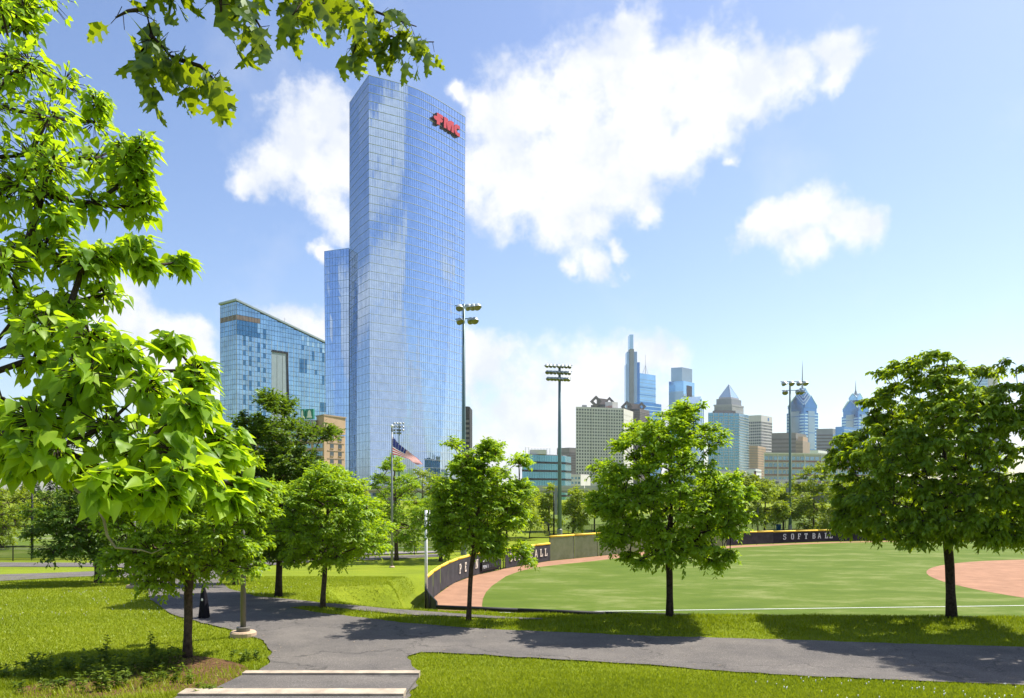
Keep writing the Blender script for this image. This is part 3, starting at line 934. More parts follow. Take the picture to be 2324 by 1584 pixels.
tower = empty('glass_tower', (-60, 430, ZB), 'tallest blue mirror glass skyscraper with red letters near its top', 'skyscraper')
core = []
for k in range(13):
    v = k / 12; z = ZB + (ZT - .6 - ZB) * v
    ring = [P_main(s, v) for s in np.linspace(0, 1, 15)] + [(-38, 486), (-92.5, 470)] + [P_left(s, v) for s in np.linspace(0, .94, 7)]
    c = Vector((-62, 440)); rg = []
    for p in ring:
        q = Vector(p); rg.append(q + (c - q).normalized() * .55)
    core.append([(q.x, q.y, z) for q in rg])
mb = MB(); n = len(core[0])
for r in core: mb.v += r
for k in range(12):
    for i in range(n): mb.f.append((k * n + i, k * n + (i + 1) % n, (k + 1) * n + (i + 1) % n, (k + 1) * n + i))
mb.f.append(tuple(12 * n + i for i in range(n)))
mb.build('core', M['tower_core'], tower)
mb = MB(); n = 0
ring0 = []
for v in np.linspace(0, 1, 9):
    z = ZB + (ZAN - .5 - ZB) * v
    r = [P_annex(s, v) for s in np.linspace(0, 1, 9)] + [(-86, 446), (-88, 470), (-100, 472)]
    r = [(Vector(p) + (Vector((-95, 458)) - Vector(p)).normalized() * .5) for p in r]
    mb.v += [(q.x, q.y, z) for q in r]; n = len(r)
for k in range(8):
    for i in range(n): mb.f.append((k * n + i, k * n + (i + 1) % n, (k + 1) * n + (i + 1) % n, (k + 1) * n + i))
mb.f.append(tuple(8 * n + i for i in range(n)))
mb.build('annex_core', M['tower_core'], tower)
MB().box((-97.5, 455, ZAN + .4), (3.2, 4, 1.7)).build('roof_plant', M['greypanel'], tower)


def pane_skin(parent, fn, z0, z1, cols, rows, material, n_obj, proud=0.0, tilt=.0022, gap=.05, name='pane', skip_z=18):
    """glass skin: a box per pane, each turned a touch; the first n_obj are objects, the rest one mesh"""
    cells = []
    for j in range(rows):
        for i in range(cols): cells.append((i, j))
    vis = sorted([c for c in cells if z0 + (z1 - z0) * (c[1] / rows) > skip_z], key=lambda c: (c[1], -c[0]))
    chosen = set(vis[:n_obj]); rest = MB()
    for i, j in cells:
        s0, s1 = i / cols, (i + 1) / cols; v0, v1 = j / rows, (j + 1) / rows
        g = gap / max(.2, (Vector(fn(s1, v0)) - Vector(fn(s0, v0))).length)
        sa, sb_ = s0 + (s1 - s0) * g, s1 - (s1 - s0) * g
        za, zb = z0 + (z1 - z0) * v0 + .06, z0 + (z1 - z0) * v1 - .06
        nr = outn(fn, (s0 + s1) / 2, (v0 + v1) / 2)
        tx, tz = random.gauss(0, tilt), random.gauss(0, tilt); w = 1.5; hgt = zb - za
        pts = []
        for s, z, v, a, b in ((sa, za, v0, -1, -1), (sb_, za, v0, 1, -1), (sb_, zb, v1, 1, 1), (sa, zb, v1, -1, 1)):
            p = fn(s, v); o = proud + tx * a * w / 2 + tz * b * hgt / 2
            pts.append(Vector((p[0] + nr.x * o, p[1] + nr.y * o, z)))
        bk = [p - Vector((nr.x, nr.y, 0)) * .12 for p in pts]
        if (i, j) in chosen: MB().hexa(pts, bk).build(name, material, parent)
        else: rest.hexa(pts, bk)
    if rest.v: rest.build(name + '_skin', material, parent, kind='stuff')


pane_skin(tower, P_main, ZB, ZT, 46, 50, M['tower_glass'], 200)
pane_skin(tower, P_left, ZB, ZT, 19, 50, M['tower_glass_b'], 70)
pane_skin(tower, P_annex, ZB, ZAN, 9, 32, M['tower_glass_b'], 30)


def mullions(parent, fn, z0, z1, cols, rows, w=.05, ledges=None, vmat='mullion', hmat='ledge', hw=.16):
    for i in range(cols + 1):
        s = i / cols; a, b = [], []
        pts0, pts1 = [], []
        K = 8; mb = MB()
        for k in range(K + 1):
            v = k / K; p = Vector(fn(s, v)); nr = outn(fn, s, v); t = Vector((-nr.y, nr.x)); z = z0 + (z1 - z0) * v
            for sx, sy in ((-1, .09), (1, .09), (1, -.1), (-1, -.1)):
                q = p + t * (w / 2 * sx) + nr * sy; mb.v.append((q.x, q.y, z))
        for k in range(K):
            for e in range(4): mb.f.append((k * 4 + e, k * 4 + (e + 1) % 4, k * 4 + 4 + (e + 1) % 4, k * 4 + 4 + e))
        mb.build('mullion', M[vmat], parent)
    for j in range(rows + 1):
        v = j / rows; z = z0 + (z1 - z0) * v; mb = MB(); N = max(8, cols // 2)
        pr = .22 if ledges else .1
        for k in range(N + 1):
            s = k / N; p = Vector(fn(s, v)); nr = outn(fn, s, v)
            for o, dz in ((pr, -hw / 2), (pr, hw / 2), (-.15, hw / 2), (-.15, -hw / 2)):
                q = p + nr * o; mb.v.append((q.x, q.y, z + dz))
        for k in range(N):
            for e in range(4): mb.f.append((k * 4 + e, k * 4 + 4 + e, k * 4 + 4 + (e + 1) % 4, k * 4 + (e + 1) % 4))
        mb.build('transom', M[hmat], parent)


mullions(tower, P_main, ZB, ZT, 46, 50, .045, True, hw=.15)
mullions(tower, P_left, ZB, ZT, 19, 50, .045, False, hmat='mullion', hw=.14)
mullions(tower, P_annex, ZB, ZAN, 9, 32, .045, False, hmat='mullion', hw=.14)
# rooftop letters: traced outlines set on the facade plane, thick boxes with a dark return
A, B = Vector((-42.1, 434.2, 0)), Vector((-26.8, 455.6, 0))
dv = (B - A).normalized(); fn_ = Vector((dv.y, -dv.x, 0))
LET = dict(
    F=[(765, 382), (952, 490), (948, 588), (862, 538), (862, 556), (905, 585), (935, 620), (942, 655), (925, 690), (895, 700), (855, 680), (855, 775), (755, 735), (757, 625), (715, 605), (680, 570), (662, 530), (668, 490), (695, 475), (730, 485), (757, 500)],
    M=[(980, 510), (1075, 560), (1100, 590), (1125, 690), (1150, 645), (1185, 632), (1285, 690), (1285, 1025), (1210, 985), (1215, 760), (1170, 955), (1095, 915), (1055, 680), (1050, 885), (975, 845)],
    C=[(1465, 810), (1465, 920), (1400, 880), (1380, 885), (1370, 920), (1375, 960), (1400, 1000), (1465, 1040), (1465, 1145), (1400, 1110), (1340, 1050), (1310, 980), (1297, 900), (1300, 800), (1320, 765), (1355, 748), (1400, 765)])
sign = tower
for ch, pts in LET.items():
    q = []
    for x, y in pts:
        xd, yd = (1650 + x * .1291) / 1.7625, (400 + y * .1291) / 1.7625
        ray = Vector(((xd - CX) / F, 1, (Y0 - yd) / F)); pl = A + fn_ * 1.7
        t = (pl - Vector((0, 0, CZ))).dot(fn_) / ray.dot(fn_); q.append(Vector((0, 0, CZ)) + ray * t)
    l = MB().extrude(q, -fn_ * .15).build('sign_letter', M['red'], tower)
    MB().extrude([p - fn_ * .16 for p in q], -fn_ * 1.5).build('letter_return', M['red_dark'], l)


# ------------------------------------------------------------------ blocks of the city
def plan4(C, L, Rr):
    """corner, left end, right end in (picture x, distance) -> plan polygon (corner, right, back, left)"""
    c, l, r = [Vector((PX(x, d), d)) for x, d in (C, L, Rr)]
    return c, l, r, l + r - c


def block(name, label, cat, C, L, Rr, ytop, wall, base_z=-2.0, group=None, roof='roofgrey'):
    c, l, r, k = plan4(C, L, Rr); zt = PZ(ytop, C[1])
    root = empty(name, (c.x, c.y, base_z), label, cat, group)
    mb = MB().prism([l, c, r, k], base_z, zt); mb.build('walls', M[wall], root)
    MB().prism([l.lerp(k, .1).lerp(c, .06), c.lerp(k, .06), r.lerp(k, .1).lerp(c, .06), k.lerp(c, .06)], zt + .01, zt + .5).build('roof', M[roof], root)
    return root, c, l, r, k, zt


def bands(root, A, B, z0, z1, n, frac, material, out=.35, name='spandrel', t=.5):
    """n horizontal bands on facade line A-B (A left as seen from outside)"""
    h = (z1 - z0) / n
    for j in range(n):
        MB().wallbox(A, B, z0 + h * j, z0 + h * (j + frac), out, t).build(name, M[material], root)


def piers(root, A, B, z0, z1, n, frac, material, out=.45, name='pier', t=.6):
    A, B = Vector(A[:2]), Vector(B[:2])
    for i in range(n + 1):
        a = (i - frac / 2) / n; b = (i + frac / 2) / n
        MB().wallbox(A.lerp(B, max(0, a)), A.lerp(B, min(1, b)), z0, z1, out, t).build(name, M[material], root)


def window_grid(root, A, B, z0, z1, cols, rows, fw, fh, material, n_obj, out=.12, t=.3, name='window', frame=None, skip_z=0, jit=0.0):
    """single window panes on a facade; beyond n_obj joined"""
    A, B = Vector(A[:2]), Vector(B[:2]); rest = MB(); cnt = 0
    order = [(i, j) for j in range(rows - 1, -1, -1) for i in range(cols)]
    for i, j in order:
        u0 = (i + .5 - fw / 2) / cols; u1 = (i + .5 + fw / 2) / cols
        h = (z1 - z0) / rows; za = z0 + h * (j + .5 - fh / 2); zb = z0 + h * (j + .5 + fh / 2)
        if zb < skip_z: continue
        if cnt < n_obj:
            MB().wallbox(A.lerp(B, u0), A.lerp(B, u1), za, zb, out, t).build(name, M[material], root); cnt += 1
        else: rest.wallbox(A.lerp(B, u0), A.lerp(B, u1), za, zb, out, t)
    if rest.v: rest.build(name + '_field', M[material], root, kind='stuff')


# --- slanted roof residential tower left of the glass tower
C_, L_, R_ = (537, 530), (500, 542), (770, 594)
c, l, r, k = plan4(C_, L_, R_)
ev = empty('slanted_tower', (c.x, c.y, -2), 'pale blue glass tower with steeply slanted roof left of the tall tower', 'skyscraper')
zc, zr, zl = PZ(680, 530), PZ(792, 594), PZ(690, 542)
zk = zr + (zl - zc)
MB().prism([l, c, r, k], -2, [zl - 1, zc - 1, zr - 1, zk - 1]).build('core', M['tower_core'], ev)
mb = MB(); o = .9
mb.hexa([(l.x - o, l.y - o, zl - .6), (c.x, c.y - 1.4 * o, zc - .6), (r.x + o, r.y - o, zr - .6), (k.x, k.y, zk - .6)], [(l.x - o, l.y - o, zl + .6), (c.x, c.y - 1.4 * o, zc + .6), (r.x + o, r.y - o, zr + .6), (k.x, k.y, zk + .6)])
mb.build('roof_edge', M['evo_panel'], ev)


def evo_face(A, B, za, zb, cols, rows, material, n_obj, holes=()):
    A, B = Vector(A), Vector(B); rest = MB(); cnt = 0
    fh = (max(za, zb) + 2) / rows
    for j in range(rows - 1, -1, -1):
        for i in range(cols):
            u0, u1 = i / cols, (i + 1) / cols; z0 = -2 + j * fh; top = za + (zb - za) * (u0 + u1) / 2 - 1.2
            z1 = min(z0 + fh, top)
            if z1 - z0 < .6: continue
            m = material
            for (ha, hb, hc, hd, hm) in holes:
                if ha <= (u0 + u1) / 2 <= hb and hc <= (z0 + z1) / 2 <= hd: m = hm
            if m is None: continue
            d = (B - A).normalized(); nr = Vector((d.y, -d.x)); e = .04; tl = [random.gauss(0, .02) for _ in range(4)]
            pts = [V3(A.lerp(B, u0 + e / cols) + nr * (.12 + tl[0]), z0 + .12), V3(A.lerp(B, u1 - e / cols) + nr * (.12 + tl[1]), z0 + .12), V3(A.lerp(B, u1 - e / cols) + nr * (.12 + tl[2]), z1 - .12), V3(A.lerp(B, u0 + e / cols) + nr * (.12 + tl[3]), z1 - .12)]
            bk = [p - V3(nr, 0) * .2 for p in pts]
            if m == material and (cnt >= n_obj or z1 < 30): rest.hexa(pts, bk)
            else:
                MB().hexa(pts, bk).build('pane', M[m], ev); cnt += 1
    if rest.v: rest.build('pane_skin', M[material], ev, kind='stuff')
    piers(ev, A, B, -2, min(za, zb) - 2, cols // 2, .05, 'trim', .2, 'mullion', .3)


dk = 'evo_dark'
holes = [(.0, .18, zc - 24, zc - 14, dk), (.0, .2, zc - 13.5, zc - 10.5, 'brown_panel')]
for q, uu in enumerate((.065, .13, .19, .255)):           # staggered dark window columns
    for z in range(30, int(zc) - 27, 8): holes.append((uu - .014, uu + .014, z + 2.2 * q, z + 2.2 * q + 4.2, dk))
holes += [(.575, .66, 88, 95.5, dk), (.66, .72, 90, 94, 'evo_glass_b'), (.80, .86, 62, 68, dk), (.86, .93, 63, 67, 'evo_glass_b'), (.31, .315, 0, 10, dk)]
for (uu, zz) in ((.62, 103), (.83, 98), (.72, 98), (.66, 84), (.75, 86), (.83, 82), (.92, 80), (.80, 104)): holes.append((uu - .011, uu + .011, zz, zz + 4.5, dk))
for uu in np.arange(.62, .98, .05): holes.append((uu - .013, uu + .013, zc + (zr - zc) * uu - 8, zc + (zr - zc) * uu - 3.4, 'sky_glass_pale'))
holes += [(.31, .48, 20, 99, None)]
evo_face(c, r, zc, zr, 38, 40, 'evo_glass', 225, holes)
evo_face(l, c, zl, zc, 8, 40, 'evo_glass_b', 60, [(0, 1, zc - 13.5, zc - 10.5, 'brown_panel'), (0, 1, zc - 24, zc - 14, 'evo_glass')])
# the large pale recessed panel with a dark slanting reveal
a_, b_ = Vector(c).lerp(r, .31), Vector(c).lerp(r, .455)
MB().wallbox(a_, b_, 10, 99, .06, .05).build('recess_panel', M['evo_panel'], ev)
d_ = (r - c).normalized(); nr = Vector((d_.y, -d_.x))
b2 = Vector(c).lerp(r, .495)
MB().hexa([V3(b_ + nr * .4, 99), V3(b_ + d_ * 1.1 + nr * .4, 99.8), V3(b2 + d_ * 1.1 + nr * .4, 10), V3(b2 + nr * .4, 10)], [V3(b_ - nr * .1, 99), V3(b_ + d_ * 1.1 - nr * .1, 99.8), V3(b2 + d_ * 1.1 - nr * .1, 10), V3(b2 - nr * .1, 10)]).build('dark_reveal', M['darkbrown'], ev)
MB().wallbox(a_, b_ + d_ * 1.0, 99, 99.8, .4, .45).build('recess_head', M['darkbrown'], ev)
mb = MB(); pm = Vector(c).lerp(r, .44); zm = zc + (zr - zc) * .44
mb.tube([V3(pm, zm), V3(pm, zm + 3.6)], .12, 5); mb.tube([V3(pm - d_ * .9, zm + 2.6), V3(pm + d_ * .9, zm + 2.6)], .08, 5); mb.build('roof_antenna', M['greypanel'], ev)

# --- beige brick building with rooftop sign, partly behind trees
D = 300.0
bb, c, l, r, k, zt = block('brick_building', 'beige brick block with a stair tower and green bell sign on its roof', 'building', (735.5, D), (560, 318), (783.5, 312), 985, 'beige')
zbt = PZ(943, D)
tw = [Vector((PX(735.5, D), D)), Vector((PX(783.5, 312), 312))]
tc_ = tw[0] + Vector((-4.2, 5.5)); td_ = tw[1] + Vector((-4.2, 5.5))
MB().prism([tc_, tw[0] - Vector((0, .1)), tw[1] + Vector((.1, 0)), td_], zt + .55, zbt).build('stair_tower', M['beige'], bb)
MB().prism([tc_ - Vector((.3, 0)), tw[0] - Vector((0, .5)), tw[1] + Vector((.5, 0)), td_ + Vector((0, .3))], zbt, zbt + .5).build('tower_coping', M['beige2'], bb)
H = (zt + 2) / 9
for j in range(9):
    for u in (.36, .74):
        p0, p1 = tw[0].lerp(tw[1], u - .085), tw[0].lerp(tw[1], u + .085); z = -2 + j * H + .3 * H
        w = MB().wallbox(p0, p1, z, z + .52 * H, .06, .2).build('window', M['window'], bb)
        MB().wallbox(p0, p1, z - .25, z - .02, .28, .35).build('sill', M['beige2'], w)
    MB().wallbox(tw[0].lerp(tw[1], .14), tw[0].lerp(tw[1], .95), -2 + j * H + .9 * H, -2 + j * H + .98 * H, .16, .3).build('brick_band', M['beige2'], bb)
for i in range(7):                                                     # long face: wide window bays
    for j in range(9):
        p0, p1 = Vector(l).lerp(c, (i + .12) / 7), Vector(l).lerp(c, (i + .88) / 7); z = -2 + j * H + .25 * H
        w = MB().wallbox(p0, p1, z, z + .55 * H, .06, .2).build('window', M['window_blue'], bb)
        for q in range(1, 4):
            pa = p0.lerp(p1, q / 4); MB().wallbox(pa, pa.lerp(p1, .03), z, z + .55 * H, .12, .05).build('glazing_bar', M['beige2'], w)
pent_a = Vector((PX(672, 303), 303)); pent_b = Vector((PX(716, 304), 304))
MB().prism([pent_a, pent_b, pent_b + Vector((0, 8)), pent_a + Vector((0, 8))], zt + .55, PZ(955, 303)).build('penthouse', M['beige'], bb)
MB().prism([pent_a + Vector((-.4, -.4)), pent_b + Vector((.4, -.4)), pent_b + Vector((.4, 8)), pent_a + Vector((-.4, 8))], PZ(955, 303), PZ(953, 303)).build('penthouse_cornice', M['slabgrey'], bb)
dx = (pent_b - pent_a).normalized(); nx_ = Vector((dx.y, -dx.x, 0))
x = PX(678, 302)
for ch, px_ in (('D', 679), ('C', 688), ('.', 695.5), ('3', 700), ('3', 709)):
    font_letters(ch, Vector((PX(px_, 302.4), 302.6, PZ(966, 302.5))), V3(dx, 0), 1.85, nx_, .12, M['white'], bb, bold=.09)
    font_letters(ch, Vector((PX(px_, 302.4), 302.6, PZ(966, 302.5))) + nx_ * .16, V3(dx, 0), 1.85, nx_, .1, M['green_sign'], bb, bold=.0)
for x0, x1, dz in ((681, 690.5, 0), (693, 711.5, 0)):
    A_, B_ = Vector((PX(x0, 303), 303.6)), Vector((PX(x1, 303), 302.6 if x0 > 690 else 303.1)); za, zb = PZ(950.5, 303), PZ(928, 303)
    bx = MB().wallbox(A_, B_, za, zb, 0, 1.0).build('sign_box', M['green_sign'], bb)
    prof = [(.14, .12), (.86, .12), (.86, .2), (.76, .3), (.72, .62), (.64, .82), (.5, .9), (.36, .82), (.28, .62), (.24, .3), (.14, .2)]
    n_ = (B_ - A_).normalized(); nn_ = Vector((n_.y, -n_.x, 0))
    MB().extrude([V3(A_.lerp(B_, u), za + (zb - za) * w_) + nn_ * .12 for u, w_ in prof], -nn_ * .1).build('bell_emblem', M['white'], bx)

# --- dark tower peeping out right of the tall tower
rt, c, l, r, k, zt = block('dark_office', 'narrow dark brown office slab peeping out beside the tall glass tower', 'building', (1066, 640), (1020, 640), (1072, 668), 923, 'darkbrown')
window_grid(rt, l, c, -2, PZ(950, 640), 4, 16, .8, .5, 'taupe', 40, skip_z=30)
piers(rt, l, c, PZ(950, 640), zt, 16, .4, 'brown', .3, 'screen_fin')

# --- low teal glass office with roof frame
rt, c, l, r, k, zt = block('glass_office', 'low teal glass office building with banded floors and a roof frame', 'building', (1283, 440), (1185, 420), (1296, 452), 1035, 'teal_glass')
bands(rt, l, c, zt - 27, zt, 6, .24, 'darkbrown', .3); bands(rt, c, r, zt - 27, zt, 6, .24, 'darkbrown', .3)
for z in range(6):
    for i in range(18):
        a, b = Vector(l).lerp(c, (i + .06) / 18), Vector(l).lerp(c, (i + .94) / 18); zz = zt - 27 + z * 4.5
        MB().wallbox(a, b, zz + 1.2, zz + 4.3, .1, .2).build('pane', M['teal_glass'], rt)
mb = MB()
for i in range(9):
    p = Vector(l).lerp(c, .08 + .07 * i) + Vector((0, 4)); mb.tube([V3(p, zt + .4), V3(p, zt + 4.2)], .12, 4)
p, q = Vector(l).lerp(c, .08) + Vector((0, 4)), Vector(l).lerp(c, .64) + Vector((0, 4))
mb.tube([V3(p, zt + 4.2), V3(q, zt + 4.2)], .12, 4); mb.tube([V3(p, zt + 2.4), V3(q, zt + 2.4)], .1, 4); mb.build('roof_frame', M['trim'], rt)
MB().box(((p.x + q.x) / 2, p.y + 5, zt + 1.7), (9, 6, 2.4)).build('plant_room', M['offwhite'], rt)

# --- brown office behind the light mast
rt, c, l, r, k, zt = block('brown_office', 'brown office block with dark window bands between mast and white slab', 'building', (1292, 1500), (1264, 1520), (1330, 1530), 1016, 'taupe')
bands(rt, l, c, 0, zt - 6, 16, .45, 'brown', .5); bands(rt, c, r, 0, zt - 6, 16, .45, 'brown', .5)

# --- small cream block in front of the white slab
rt, c, l, r, k, zt = block('cream_block', 'low cream block at the foot of the white apartment slab', 'building', (1318, 620), (1288, 615), (1340, 640), 1077, 'offwhite')
window_grid(rt, l, c, 0, zt - 1, 4, 4, .6, .5, 'window_blue', 20)

# --- white apartment slab with number sign
rt, c, l, r, k, zt = block('apartment_slab', 'white apartment slab with a dense grid of small windows', 'building', (1415, 889), (1307, 870), (1437, 925), 927, 'offwhite')
Hh = PZ(935, 872) - PZ(1100, 872)
window_grid(rt, l, c, zt - 95, zt - 1.2, 18, 27, .55, .5, 'window', 290, skip_z=16)
bands(rt, l, c, zt - 95, zt - 1.2, 27, .07, 'slabgrey', .2, 'floor_joint', .3)
piers(rt, l, c, -2, zt, 3, .05, 'offwhite', .7)
bands(rt, c, r, zt - 95, zt - 1.2, 17, .03, 'slabgrey', .12, 'joint', .2)
pa, pb = Vector((PX(1373, 900), 897)), Vector((PX(1402, 900), 899))
MB().prism([pa, Vector((PX(1390, 893), 893)), pb, pb + Vector((-6, 9))], zt + .55, PZ(912, 895)).build('plant_room', M['offwhite'], rt)
dd_ = (Vector((PX(1390, 893), 893)) - pa).normalized(); n3 = Vector((dd_.y, -dd_.x, 0))
font_letters('2400', V3(pa + dd_ * .5, PZ(925.5, 895)) + n3 * .06, V3(dd_, 0), 2.5, n3, .1, M['orange'], rt, bold=.03)
MB().box((PX(1327, 880), 884, zt + 1.8), (5, 4, 3)).build('tank_room', M['slabgrey'], rt)


# --- the pair of dark towers with diamond crowns
def diamond_tower(label, x0, xc, x1, ytop, ycap, d, gx):
    rt, c, l, r, k, zt = block('diamond_tower', label, 'skyscraper', (xc, d), (x0, d + 15), (x1, d + 40), ytop, 'brown', group='twin towers with diamond crowns')
    bands(rt, l, c, zt - 60, zt - 3, 20, .35, 'taupe', .4); bands(rt, c, r, zt - 60, zt - 3, 20, .35, 'taupe', .4)
    window_grid(rt, l, c, zt - 4, zt, 12, 1, .55, .7, 'window', 12, .3)
    zc2 = PZ(ycap, d)
    la, ra = Vector((PX(gx[0], d), d + 2)), Vector((PX(gx[1], d), d + 22))
    MB().prism([la + Vector((2.5, 1)), ra + Vector((-2.5, 0)), ra + Vector((-2.5, 14)), la + Vector((2.5, 14))], zt + .5, zc2 - (zc2 - zt) * .28).build('crown_block', M['brown'], rt)
    for p, s in ((la, 1.0), (ra, .8)):
        R1 = (PZ(0, d) - PZ(13.5, d)) * s; z = zc2 - R1
        outer = [(0, R1), (R1, 0), (0, -R1), (-R1, 0)]; inner = [(0, R1 * .42), (R1 * .42, 0), (0, -R1 * .42), (-R1 * .42, 0)]
        mb = MB()
        for e in range(4):
            f_ = (e + 1) % 4; quad = [outer[e], outer[f_], inner[f_], inner[e]]
            mb.extrude([Vector((p.x + u, p.y - .5, z + w)) for u, w in quad], (0, 5, 0))
        mb.build('diamond_frame', M['brown'], rt)
    return rt


diamond_tower('dark stone tower with diamond crown rising right behind the white slab', 1341, 1385, 1402, 917, 897, 1300, (1353, 1387))
diamond_tower('lower dark stone tower with diamond crown right of the white slab', 1416, 1452, 1474, 927, 909, 1330, (1423, 1461))

# --- tallest skyline tower with a slender pale glass mast
rt, c, l, r, k, zt = block('mast_tower', 'tall blue stepped skyscraper with a slender glass mast on top', 'skyscraper', (1447, 1750), (1421, 1755), (1488, 1790), 846, 'sky_glass')
bands(rt, c, r, 0, PZ(852, 1750), 34, .12, 'sky_glass_grey', .6); bands(rt, c, r, PZ(945, 1750), PZ(862, 1750), 5, .1, 'sky_glass_deep', 1.0, 'blue_band', 1.2)
sh = lambda x0, x1, d0, y0, y1, m, nm: MB().prism([(PX(x0, d0), d0), (PX(x1, d0), d0), (PX(x1, d0), d0 + 25), (PX(x0, d0), d0 + 25)], PZ(y0, d0), PZ(y1, d0)).build(nm, M[m], rt)
sh(1423, 1446, 1743, 1110, 798, 'sky_glass_grey', 'shaft'); sh(1429.5, 1439, 1738, 1110, 792, 'greypanel', 'core_strip')
sh(1421, 1428, 1747, 1110, 826, 'sky_glass_grey', 'side_shaft'); sh(1446, 1452, 1746, 1110, 822, 'sky_glass_deep', 'corner_glass')
sh(1429, 1437.5, 1736, 792, 759, 'sky_glass_pale', 'mast')
mb = MB()
for q in (-6, 0, 6): mb.tube([(PX(1465, 1765) + q, 1770, zt), (PX(1466, 1765), 1770, PZ(828, 1765))], .35, 4)
mb.tube([(PX(1466, 1765), 1770, zt), (PX(1466, 1765), 1770, PZ(804, 1765))], .3, 4); mb.build('antenna', M['greypanel'], rt)
rt, c, l, r, k, zt = block('podium_tower', 'low blue glass wing at the foot of the mast tower', 'building', (1456, 1600), (1440, 1610), (1501, 1640), 913, 'sky_glass_deep')
bands(rt, c, r, 0, zt, 24, .2, 'sky_glass_pale', .6)

# --- notched blue tower and the pointed one before it
rt, c, l, r, k, zt = block('notched_tower', 'grey blue glass skyscraper with a narrower dark top block', 'skyscraper', (1551, 1850), (1518, 1865), (1576, 1890), 864, 'sky_glass')
bands(rt, c, r, zt - 120, zt, 2, .5, 'sky_glass_grey', .3); bands(rt, l, c, zt - 120, zt, 2, .6, 'sky_glass_grey', .3)
c2, l2, r2, k2 = plan4((1548, 1852), (1523, 1862), (1571, 1882))
MB().prism([l2, c2, r2, k2], zt + .5, PZ(833, 1850)).build('top_block', M['sky_glass_grey'], rt)
MB().wallbox(Vector(c).lerp(r, .3), Vector(c).lerp(r, .75), PZ(915, 1850), PZ(873, 1850), .8, .7).build('dark_slot', M['darkbrown'], rt)
rt, c, l, r, k, zt = block('gabled_tower', 'small blue gabled glass tower half hidden behind a treetop', 'skyscraper', (1585, 1650), (1540, 1670), (1597, 1690), 915, 'sky_glass_grey')
zt2 = PZ(897, 1650); m1 = Vector(c).lerp(r, .5); m2 = Vector(l).lerp(k, .5)
MB().add([V3(c, zt), V3(r, zt), V3(m1, zt2), V3(l, zt), V3(k, zt), V3(m2, zt2)], [(0, 1, 2), (3, 5, 4), (0, 2, 5, 3), (1, 4, 5, 2), (0, 3, 4, 1)]).build('gable', M['sky_glass_pale'], rt)
piers(rt, l, c, 0, zt, 6, .2, 'sky_glass_deep', .6, 'glass_strip'); piers(rt, c, r, 0, zt - 8, 3, .3, 'sky_glass_deep', .6, 'glass_strip')
cc = Vector(c).lerp(r, .45); dv2 = (r - c).normalized(); n4 = Vector((dv2.y, -dv2.x, 0))
MB().lathe(V3(cc, PZ(907, 1655)) + n4 * .8, [(3.4, 0), (3.4, .5)], 12, axis=n4).build('round_emblem', M['bluebin'], rt)

# --- stone tower with a pyramid roof
rt, c, l, r, k, zt = block('pyramid_tower', 'grey stone skyscraper with cornice and glass pyramid roof', 'skyscraper', (1661, 1850), (1621, 1862), (1687, 1895), 917, 'slabgrey')
piers(rt, l, c, 0, zt - 6, 16, .5, 'greypanel', .8); piers(rt, c, r, 0, zt - 6, 10, .5, 'offwhite', .8)
bands(rt, l, c, 0, zt - 8, 22, .2, 'sky_glass_grey', .5); bands(rt, c, r, 0, zt - 8, 22, .35, 'sky_glass_grey', .5)
cen = (Vector(c) + Vector(k)) / 2; ex = lambda s: [cen + (Vector(p) - cen) * s for p in (l, c, r, k)]
MB().prism(ex(1.05), zt - 4, zt).build('cornice', M['slabgrey'], rt)
MB().prism(ex(.86), zt + .5, PZ(904, 1850)).build('attic', M['greypanel'], rt)
pz = PZ(900, 1850); MB().prism(ex(.7), PZ(904, 1850), pz).build('attic_step', M['slabgrey'], rt)
pp_ = [V3(p, pz) for p in ex(.68)] + [V3(cen, PZ(868, 1850))]
MB().add(pp_, [(3, 2, 1, 0), (0, 1, 4), (1, 2, 4), (2, 3, 4), (3, 0, 4)]).build('pyramid_roof', M['sky_glass_pale'], rt)
for a_ in range(4): MB().tube([pp_[a_], pp_[4]], .5, 4).build('roof_rib', M['offwhite'], rt)

# --- teal residential tower
rt, c, l, r, k, zt = block('residential_tower', 'teal glass residential tower with balconies before the pyramid tower', 'skyscraper', (1677, 1100), (1607, 1090), (1699, 1130), 938, 'window_blue')
c, l, r = Vector(c), Vector(l), Vector(r)
window_grid(rt, l, c, -2, zt - 1.5, 14, 30, .88, .62, 'teal_glass', 240, .35, .3, 'pane', skip_z=14)
piers(rt, l, c, -2, zt, 6, .06, 'offwhite', .6); bands(rt, l, c, -2, zt - 1.5, 30, .16, 'slabgrey', .3, 'floor_edge')
bands(rt, c, r, -2, zt - 1.5, 30, .22, 'trim', 1.4, 'balcony', 1.5)
MB().prism([l.lerp(c, .25) + Vector((0, 5)), c + Vector((-3, 5)), c + Vector((-3, 18)), l.lerp(c, .25) + Vector((0, 18))], zt + .5, PZ(931, 1100)).build('plant_room', M['taupe'], rt)
# --- white gridded office
rt, c, l, r, k, zt = block('gridded_office', 'white office tower with deep square window bays right of the teal tower', 'skyscraper', (1727, 1500), (1690, 1515), (1752, 1540), 942, 'window')
z1 = zt - 12
for A_, B_, nn1 in ((l, c, 8), (c, r, 9)):
    MB().wallbox(A_, B_, z1, zt, .6, .8).build('parapet_band', M['offwhite'], rt)
    bands(rt, A_, B_, -2, z1, 24, .34, 'offwhite', .8, t=1.0); piers(rt, A_, B_, -2, z1, nn1, .2, 'offwhite', .7)
d5 = (Vector(r) - Vector(c)).normalized(); n5 = Vector((d5.y, -d5.x))
MB().wallbox(Vector(c).lerp(r, .58), Vector(c).lerp(r, .7), zt - 9, zt - 3, .8, .15).build('blue_sign', M['bluebin'], rt)
